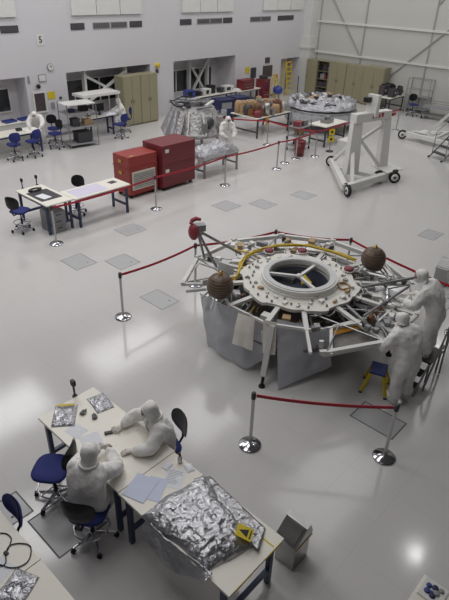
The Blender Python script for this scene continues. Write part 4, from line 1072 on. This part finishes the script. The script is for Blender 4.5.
MB().lathe((0,0,0),[(.0,.5),(.2,.52),(.27,.62),(.27,.78),(.2,.88),(.0,.9)],20).build('body','blue_drum',t); MB().lathe((0,0,0),[(.0,.9),(.06,.9),(.06,.94),(.0,.95)],12).build('cap','navy',t)
# corner door recess: yellow ladder, ajar door
t = thing('door_leaf','cream door leaf in the corner recess behind the yellow ladder','door',(29.3,YB+.9,0),R(-15)); MB().bx(-.45,.45,-.02,.02,.01,1.95).build('panel','cream',t,.004); MB().lathe((-.38,-.05,1.0),[(.0,-.03),(.03,-.02),(.03,.02),(.012,.03)],12,'Y').build('knob','chrome',t)
def ladder(name,label,loc,rz,h,w,n,m,spread=.55):
    q = thing(name,label,'ladder',loc,R(rz))
    for sx in (-1,1):
        MB().bar((sx*w/2,-spread/2,0),(sx*w*.36,0,h),.06,.03).build('side_rail',m,q); MB().bar((sx*w/2,spread/2,0),(sx*w*.36,.04,h),.04,.03).build('back_leg',m,q)
    for k in range(n):
        u = (k+1)/(n+1); MB().bx(-w/2*(1-.28*u),w/2*(1-.28*u),-spread/2*(1-u)-.04,-spread/2*(1-u)+.05,h*u-.012,h*u+.012).build('rung',m,q)
    MB().bx(-w*.38,w*.38,-.06,.1,h-.02,h+.03).build('top_cap','orange',q); return q
ladder('yellow_step_ladder','tall yellow step ladder in front of the corner door',(28.55,21.0,0),0,1.85,.6,6,'yellow',.5)
ladder('small_yellow_ladder','shorter yellow step ladder beside the blue drum',(27.2,20.9,0),10,1.25,.5,4,'yellow',.45)
t = thing('folded_stand','dark upright pole stand against the corner recess','stand',(29.55,20.9,0)); MB().lathe((0,0,0),[(.0,0),(.15,0),(.15,.02),(.0,.03)],14).build('base','dark_grey',t); MB().tube((0,0,.02),(0,0,1.0),.025).build('pole','black',t)

# brown hardware table
t = lab_table('hardware_table','dark legged table heaped with brown hardware in the back middle',18.85,21.3,15.3,16.9,.88,'white_top','dark_grey',None,.1,'x')
random.seed(21)
for k in range(77):
    x,y = 19.15+.2*(k%11)+random.uniform(-.08,.08),15.5+.2*(k//11)+random.uniform(-.07,.07); dd = [random.uniform(.15,.45),random.uniform(.12,.35),random.uniform(.2,.55)]
    mm = random.choice(['tan','tan','copper','tan','dark_grey','aluminium','brown_bin','maroon','white_steel'])
    q = MB()
    if k%3==0: q.lathe((0,0,0),[(.0,0),(dd[0]*.5,0),(dd[0]*.5,dd[2]*.8),(dd[0]*.35,dd[2]),(.0,dd[2])],12)
    elif k%3==1: q.box((0,0,dd[2]/2),dd).box((0,0,dd[2]+.02),(dd[0]*.5,dd[1]*.5,.04))
    else: q.path([(math.cos(j*PI/6)*dd[0]*.5,math.sin(j*PI/6)*dd[0]*.4,.03+.002*j) for j in range(12)],.03,6,True)
    o = q.build('hardware_piece',mm); o.location=(x,y,.882); o.rotation_euler=(0,0,random.uniform(0,3)); row=('front','middle','back')[max(0,min(2,int((y-15.5)/.4)))]; colm=('far left','left','centre','right','far right')[max(0,min(4,int((x-19.1)/.4)))]
    nm = {'tan':'tan','copper':'copper','brass':'brass','dark_grey':'dark','aluminium':'aluminium','brown_bin':'brown','maroon':'maroon','white_steel':'white'}[mm]
    tag(o,'%s %s hardware piece, %s %s of the brown hardware table'%(nm,('round','boxy','looped')[k%3],colm,row),'hardware','hardware pieces on the brown table')
t = thing('orange_tag','orange tag hanging at the front of the brown hardware table','tag',(19.55,15.292,.485)); MB().bx(-.08,.08,-.01,.01,0,.38).build('card','orange',t)
# big foil covered ring
FR = V((23.02,14.8,0))
t = thing('foil_ring_platform','big round platform wrapped in crumpled foil in the back middle','platform',FR)
MB().lathe((0,0,0),[(.0,.82),(1.65,.82),(1.7,.88),(1.68,.95),(.0,.97)],36).build('table_disc','grey_metal',t)
def skirt(u,v):
    a = 2*PI*u; r_ = 1.7+.03*math.sin(a*23)+.03*noise.noise(V((a*3,v*2,0))); return (r_*math.cos(a),r_*math.sin(a),.9-.5*v)
MB().grid(skirt,120,4).build('skirt','sheet',t)
def top(u,v):
    a = 2*PI*u; r_ = .02+1.64*v; q = V((r_*math.cos(a)*4,r_*math.sin(a)*4,3))
    return (r_*math.cos(a),r_*math.sin(a),.98+(.24+.2*noise.noise(q)+.16*abs(noise.noise(q*2.3)))*(1 if v<.96 else .2))
MB().grid(top,90,22).build('foil_cover','foil_rough',t)
for k in range(6): MB().bar(pol(1.4,60*k,0),pol(1.4,60*k,.83),.08).build('leg','grey_metal',t)
random.seed(5)
for k in range(30):
    a,r_ = random.uniform(0,360),random.uniform(.3,1.6); mm = random.choice(['tan','grey_metal','dark_grey','foil','white_steel','foil','black','foil_dull','foil'])
    o = MB().box((0,0,.06),(random.uniform(.12,.35),random.uniform(.1,.25),random.uniform(.08,.25))).build('mounted_unit',mm,t,.01); o.location = pol(r_,a,1.22); o.rotation_euler=(random.uniform(-.3,.3),random.uniform(-.3,.3),a)
for k in range(4): MB().path([pol(.5+.3*k,40*k+11*j,1.26+.06*math.sin(j*1.7+k)) for j in range(12)],.03,6).build('cable',random.choice(['black','tan','grey_metal']),t)
# white table with the silver box, cart, bin, sign, crate
lab_table('side_table','white topped table with a small silver box, left of the white gantry',19.95,21.65,12.45,13.35,.88,'white_top','dark_grey',None,.1,'x')
t = thing('silver_box','small silver instrument box on the white table left of the gantry','box',(20.75,12.95,.881),R(10)); MB().bx(-.28,.28,-.2,.2,0,.15).build('case','grey_metal',t,.01); MB().bx(-.12,.14,-.1,.1,.15,.26).build('turret','vent_light',t,.01); MB().lathe((-.2,0,.15),[(.05,0),(.05,.05),(.0,.06)],12).build('knob','dark_grey',t)
t = thing('utility_cart','grey shelved utility cart left of the white table','cart',(18.95,13.1,0),R(4))
for sx in (-1,1):
    for sy in (-1,1): 
        MB().tube((sx*.42,sy*.28,.1),(sx*.42,sy*.28,1.2),.02).build('upright','grey_metal',t); MB().lathe((sx*.42,sy*.28,.05),[(.0,-.02),(.05,-.02),(.05,.02),(.0,.02)],12,'Y').bx(sx*.42-.02,sx*.42+.02,sy*.28-.02,sy*.28+.02,.06,.11).build('castor','rubber',t)
for z in (.2,.6,.95): MB().bx(-.44,.44,-.3,.3,z,z+.03).build('shelf','vent_light',t)
for loc,mm,lab in (((18.8,13.1,.982),'maroon','maroon box on top of the utility cart'),((19.15,13.1,.982),'grey_metal','grey box on top of the utility cart'),((18.95,13.1,.632),'tan','tan box on the middle shelf of utility cart'),((18.9,13.1,.232),'dark_grey','dark box on the bottom shelf of the utility cart')):
    q = thing('storage_box',lab,'box',loc,R(6)); MB().bx(-.15,.15,-.15,.15,0,.16).build('body',mm,q,.01); MB().bx(-.16,.16,-.16,.16,.16,.2).build('lid',mm,q)
t = thing('red_bin','red round waste bin on the floor at the far belt line','bin',(18.22,12.5,0)); MB().lathe((0,0,0),[(.0,0),(.19,0),(.23,.55),(.215,.55),(.18,.05),(.0,.05)],20).build('body','red_dark',t); MB().lathe((0,0,0),[(.235,.54),(.245,.56),(.235,.6),(.21,.6),(.21,.57)],20).build('rim','red_dark',t)
t = thing('sign_stand','stand with two yellow warning signs on the far belt line','sign stand',(19.7,12.0,0),R(-45)); MB().lathe((0,0,0),[(.0,0),(.16,0),(.15,.03),(.0,.04)],18).build('base','dark_grey',t); MB().tube((0,0,.03),(0,0,.95),.02).build('pole','grey_metal',t)
for z in (.52,.82):
    s_ = MB().box((0,-.03,z),(.24,.015,.24),0).build('sign_board','yellow',t); MB().lathe((0,-.045,z),[(.0,.004),(.05,.004),(.05,-.004),(.0,-.004)],12,'Y').build('symbol','black',s_)
t = thing('white_crate','white crate on the floor left of the white gantry, behind its base','crate',(20.15,11.4,0),R(0)); MB().bx(-.4,.4,-.3,.3,.0,.5).build('body','white_paint',t,.01); MB().bx(-.42,.42,-.32,.32,.5,.55).build('lid','white_steel',t,.01)
# white gantry dolly
t = thing('gantry_dolly','tall white wheeled lifting gantry on a V shaped base','gantry',(17.2,9.3,0)); G = V((17.2,9.3,0))
A_,B_,D_ = V((15.6,8.72,.24)),V((17.85,10.7,.24)),V((18.02,8.4,.24))
MB().bar(A_-G,B_-G,.2,.22).build('base_beam','white_steel',t,.01); MB().bar(A_-G,D_-G,.2,.22).build('base_beam','white_steel',t,.01); MB().bar(A_.lerp(B_,.72)-G,A_.lerp(D_,.8)-G,.16,.14).build('base_beam','white_steel',t,.01)
def wheel(c, a, r_=.2, yoke=True):
    m_ = MB(); ax = Matrix.Rotation(a,3,'Z')
    o = MB().lathe((0,0,0),[(r_*.62,-.05),(r_,-.045),(r_,.045),(r_*.62,.05)],24,'X',cap=False).build('wheel','rubber',t); o.location = V(c)-G; o.rotation_euler=(0,0,a)
    h = MB().lathe((0,0,0),[(.0,-.05),(r_*.66,-.05),(r_*.66,.05),(.0,.05)],20,'X').build('wheel_hub','white_steel',o)
    MB().lathe((0,0,0),[(.0,-.07),(.05,-.07),(.05,.07),(.0,.07)],12,'X').build('axle','dark_grey',o)
    return o
wheel((15.52,8.55,.2),R(-35)); wheel((18.03,8.16,.2),R(40)); wheel((17.75,8.62,.2),R(40)); wheel((17.98,10.82,.2),R(20))
P1,P2 = V((16.95,9.35,.3)),V((18.3,8.88,.3)); T1,T2 = V((17.12,9.5,2.16)),V((18.58,9.15,2.16))
def post(a,b_,w0,w1):
    m_ = MB(); d_ = (P2-P1).normalized(); e_ = V((-d_.y,d_.x,0))
    vs = [a+x*d_*w0+y*e_*.13 for x,y in ((-.5,-1),(.5,-1),(.5,1),(-.5,1))]+[b_+x*d_*w1+y*e_*.1 for x,y in ((-.5,-1),(.5,-1),(.5,1),(-.5,1))]
    m_.add([v-G for v in vs],[(3,2,1,0),(4,5,6,7),(0,1,5,4),(1,2,6,5),(2,3,7,6),(3,0,4,7)]); return m_.build('post','white_steel',t,.01)
post(P1,T1-V((0,0,.1)),.55,.4); post(P2,T2-V((0,0,.1)),.42,.3)
hb = MB().bar(T1-(T2-T1)*.12-G,T2+(T2-T1)*.05-G,.3,.3).build('head_beam','white_steel',t,.015)
dn = (T2-T1).normalized(); nn_ = V((dn.y,-dn.x,0))
for k in range(4):
    c = T1.lerp(T2,.42+.1*k)+nn_*.165-G; MB().box(c+V((0,0,.02+(.02 if k%2 else 0))),(.06 if k<3 else .09,.012,.13),math.atan2(dn.y,dn.x)).build('red_letter','red_mark',hb)
MB().bar(T1.lerp(T2,.45)-G,T1.lerp(T2,.47)+V((0,0,.72))-G,.42,.2).build('mast_tab','white_steel',t,.01)
MB().box(T1.lerp(T2,.35)+V((0,.1,.55))-G,(.28,.2,.16)).build('winch','black',t); MB().box(T2+V((.25,-.05,-.02))-G,(.22,.2,.1)).build('red_stop','red_paint',t)
MB().bar(A_.lerp(D_,.15)-G,T1-V((0,0,1.0))-G,.12).build('brace','white_steel',t); MB().bar(B_-G,T1-V((0,0,.8))-G,.12).build('brace','white_steel',t); MB().bar(T1-V((-.1,0,.55))-G,P2+V((-.2,0,.15))-G,.1).build('brace','white_steel',t); MB().bar(P1+V((.3,0,1.1))-G,T2-V((0,0,.3))-G,.1).build('brace','white_steel',t)
MB().slab([p_-G for p_ in (V((17.7,8.3,.4)),V((18.6,8.15,.4)),V((18.95,8.95,.4)),V((18.1,9.2,.4)))],.03).build('deck_plate','white_steel',t)
MB().box(V((18.1,8.2,.3))-G,(.2,.1,.3),R(-10)).build('motor','dark_grey',t)
# dolly with a tow bar at right
t = thing('tow_dolly','low white wheeled dolly with a long slanted bar at the right','dolly',(24.0,9.7,0)); G = V((24.0,9.7,0))
MB().bar(V((24.2,10.8,.26))-G,V((23.75,7.6,.26))-G,.2,.16).build('base_beam','white_steel',t); MB().bar(V((24.35,10.6,.3))-G,V((26.2,9.0,.3))-G,.18,.14).build('base_beam','white_steel',t); MB().bar(V((24.0,9.4,.3))-G,V((25.6,9.5,.3))-G,.14,.12).build('base_beam','white_steel',t)
wheel((24.12,10.95,.2),R(25)); wheel((23.7,7.55,.2),R(25)); wheel((26.3,8.9,.2),R(25))
MB().bar(V((24.35,9.95,.35))-G,V((24.7,8.6,2.1))-G,.12,.12).build('slanted_bar','white_steel',t); MB().slab([p_-G for p_ in (V((24.2,10.3,.42)),V((24.25,9.6,.42)),V((24.9,9.5,.42)),V((24.9,10.3,.42)))],.04).build('deck_plate','white_steel',t)
# rolling ladder at the right edge
t = thing('rolling_ladder','grey rolling staircase with dark treads at the right edge','ladder',(22.25,8.3,0),R(-115))
for k in range(6): MB().bx(-.36,.36,-.12+.26*k,.12+.26*k,.2+.24*k,.23+.24*k).build('tread','dark_grey',t)
for sx in (-1,1): 
    MB().bar((sx*.38,-.25,.0),(sx*.38,1.4,1.6),.04,.06).build('stringer','grey_metal',t); MB().tube((sx*.38,1.4,0),(sx*.38,1.4,2.4),.02).build('leg','grey_metal',t); MB().tube((sx*.38,-.1,1.0),(sx*.38,1.4,2.4),.016).build('handrail','grey_metal',t); MB().tube((sx*.38,-.1,.2),(sx*.38,-.1,1.0),.016).build('handrail_post','grey_metal',t)
    MB().lathe((sx*.38,-.25,.04),[(.0,-.02),(.04,-.02),(.04,.02),(.0,.02)],10,'X').build('castor','rubber',t)
# dark equipment table by the right wall
lab_table('equipment_table','dark legged table with black equipment by the right wall',28.3,30.0,13.9,15.0,.84,'white_top','dark_grey',None,.1,'x')
random.seed(33)
words = ('left front','left back','middle front','middle back','right front','right back','topmost')
for k,(x,y,z) in enumerate(((28.75,14.1,.842),(28.8,14.7,.842),(29.2,14.2,.842),(29.25,14.7,.842),(29.7,14.15,.842),(29.7,14.65,.842))):
    q = thing('equipment_unit','dark instrument unit, %s on the equipment table by the right wall'%words[k],'instrument',(x,y,z),R(random.uniform(-25,25)),'dark equipment on the table by the right wall')
    h_ = random.uniform(.25,.55); MB().bx(-.17,.17,-.16,.16,0,h_).build('case',random.choice(['black','dark_grey','picture']),q,.015); MB().lathe((0,-.19,h_*.5),[(.0,.04),(.08,.03),(.08,-.03),(.0,-.04)],12,'Y').build('lens','grey_metal',q); MB().path([(.12*math.cos(j),.12*math.sin(j),h_+.02+.004*j) for j in range(9)],.018,6).build('cable','black',q)
# wire carts and dark chair
t = thing('wire_cart','tall wire mesh cart standing against the right wall','cart',(30.18,13.2,0))
for sx in (-1,1):
    for sy in (-1,1):
        MB().tube((sx*.23,sy*.64,.1),(sx*.23,sy*.64,1.75),.02).build('upright','vent_light',t)
        MB().lathe((sx*.23,sy*.64,.05),[(.0,-.02),(.05,-.02),(.05,.02),(.0,.02)],10,'Y').bx(sx*.23-.02,sx*.23+.02,sy*.64-.02,sy*.64+.02,.05,.11).build('castor','rubber',t)
    MB().tube((sx*.23,-.64,1.74),(sx*.23,.64,1.74),.018).build('top_rail','vent_light',t); MB().tube((sx*.23,-.64,1.2),(sx*.23,.64,1.2),.014).build('rail','vent_light',t)
for z in (.2,.85): MB().bx(-.25,.25,-.66,.66,z,z+.025).build('shelf','mesh_grey',t)
dup(stoolA,(29.15,12.95,0),R(130),'dark office stool in front of the wire mesh cart by the right wall')
t = thing('low_cart','low grey flat cart along the right wall beside the wire mesh cart','cart',(29.35,11.6,0),R(6))
MB().bx(-.35,.35,-.8,.8,.18,.24).build('platform','grey_metal',t); MB().bx(-.35,.35,-.8,.8,.6,.64).build('shelf','mesh_grey',t)
for sx in (-1,1):
    for sy in (-1,1): MB().tube((sx*.33,sy*.77,.1),(sx*.33,sy*.77,.85),.02).build('upright','grey_metal',t); MB().lathe((sx*.33,sy*.72,.06),[(.0,-.02),(.06,-.02),(.06,.02),(.0,.02)],10,'Y').bx(sx*.33-.02,sx*.33+.02,sy*.72-.02,sy*.72+.02,.06,.19).build('castor','rubber',t)
MB().tube((-.33,-.77,.85),(-.33,.77,.85),.018).tube((.33,-.77,.85),(.33,.77,.85),.018).build('push_rail','grey_metal',t)

# ------------------------------------------------------------------ light: ceiling fixtures plus added fill lamps (outside the picture)
def area(x,y,sx,sy,p,z=ZC-.05,col=(1,.99,.98)):
    l = bpy.data.lights.new('ceiling_or_fill_lamp','AREA'); l.shape='RECTANGLE'; l.size=sx; l.size_y=sy; l.energy=p; l.color=col
    o = bpy.data.objects.new('ceiling_or_fill_lamp',l); COL.objects.link(o); o.location=(x,y,z)
LP = {18:(1.05,.74,.62,.68), 12:(1.16,.55,.56,.62), 6:(.5,.36,.38,.36)}
for y, row in LP.items():
    for x, k in zip((6,13,20,27),row): area(x,y,4.5,2.5,225*k)
area(1.5,6,3,3,98); area(1.5,1.5,2.5,2.5,30)  # two fill lamps added to brighten the near worktables, not room fixtures
for x,y in ((12.6,2.42),(24.3,6.9),(15.1,14.3)): area(x,y,.22,.22,24 if x < 13 else 20)
w = bpy.data.worlds.new('world'); SC.world = w; w.use_nodes = True
w.node_tree.nodes['Background'].inputs[0].default_value = (.6,.6,.62,1); w.node_tree.nodes['Background'].inputs[1].default_value = .2
vs_ = SC.view_settings; vs_.view_transform='Standard'; vs_.look='None'; vs_.exposure=.08; vs_.gamma=1; vs_.use_curve_mapping=False
SC.cycles.use_denoising = True; SC.cycles.max_bounces = 6; SC.cycles.sample_clamp_indirect = 4
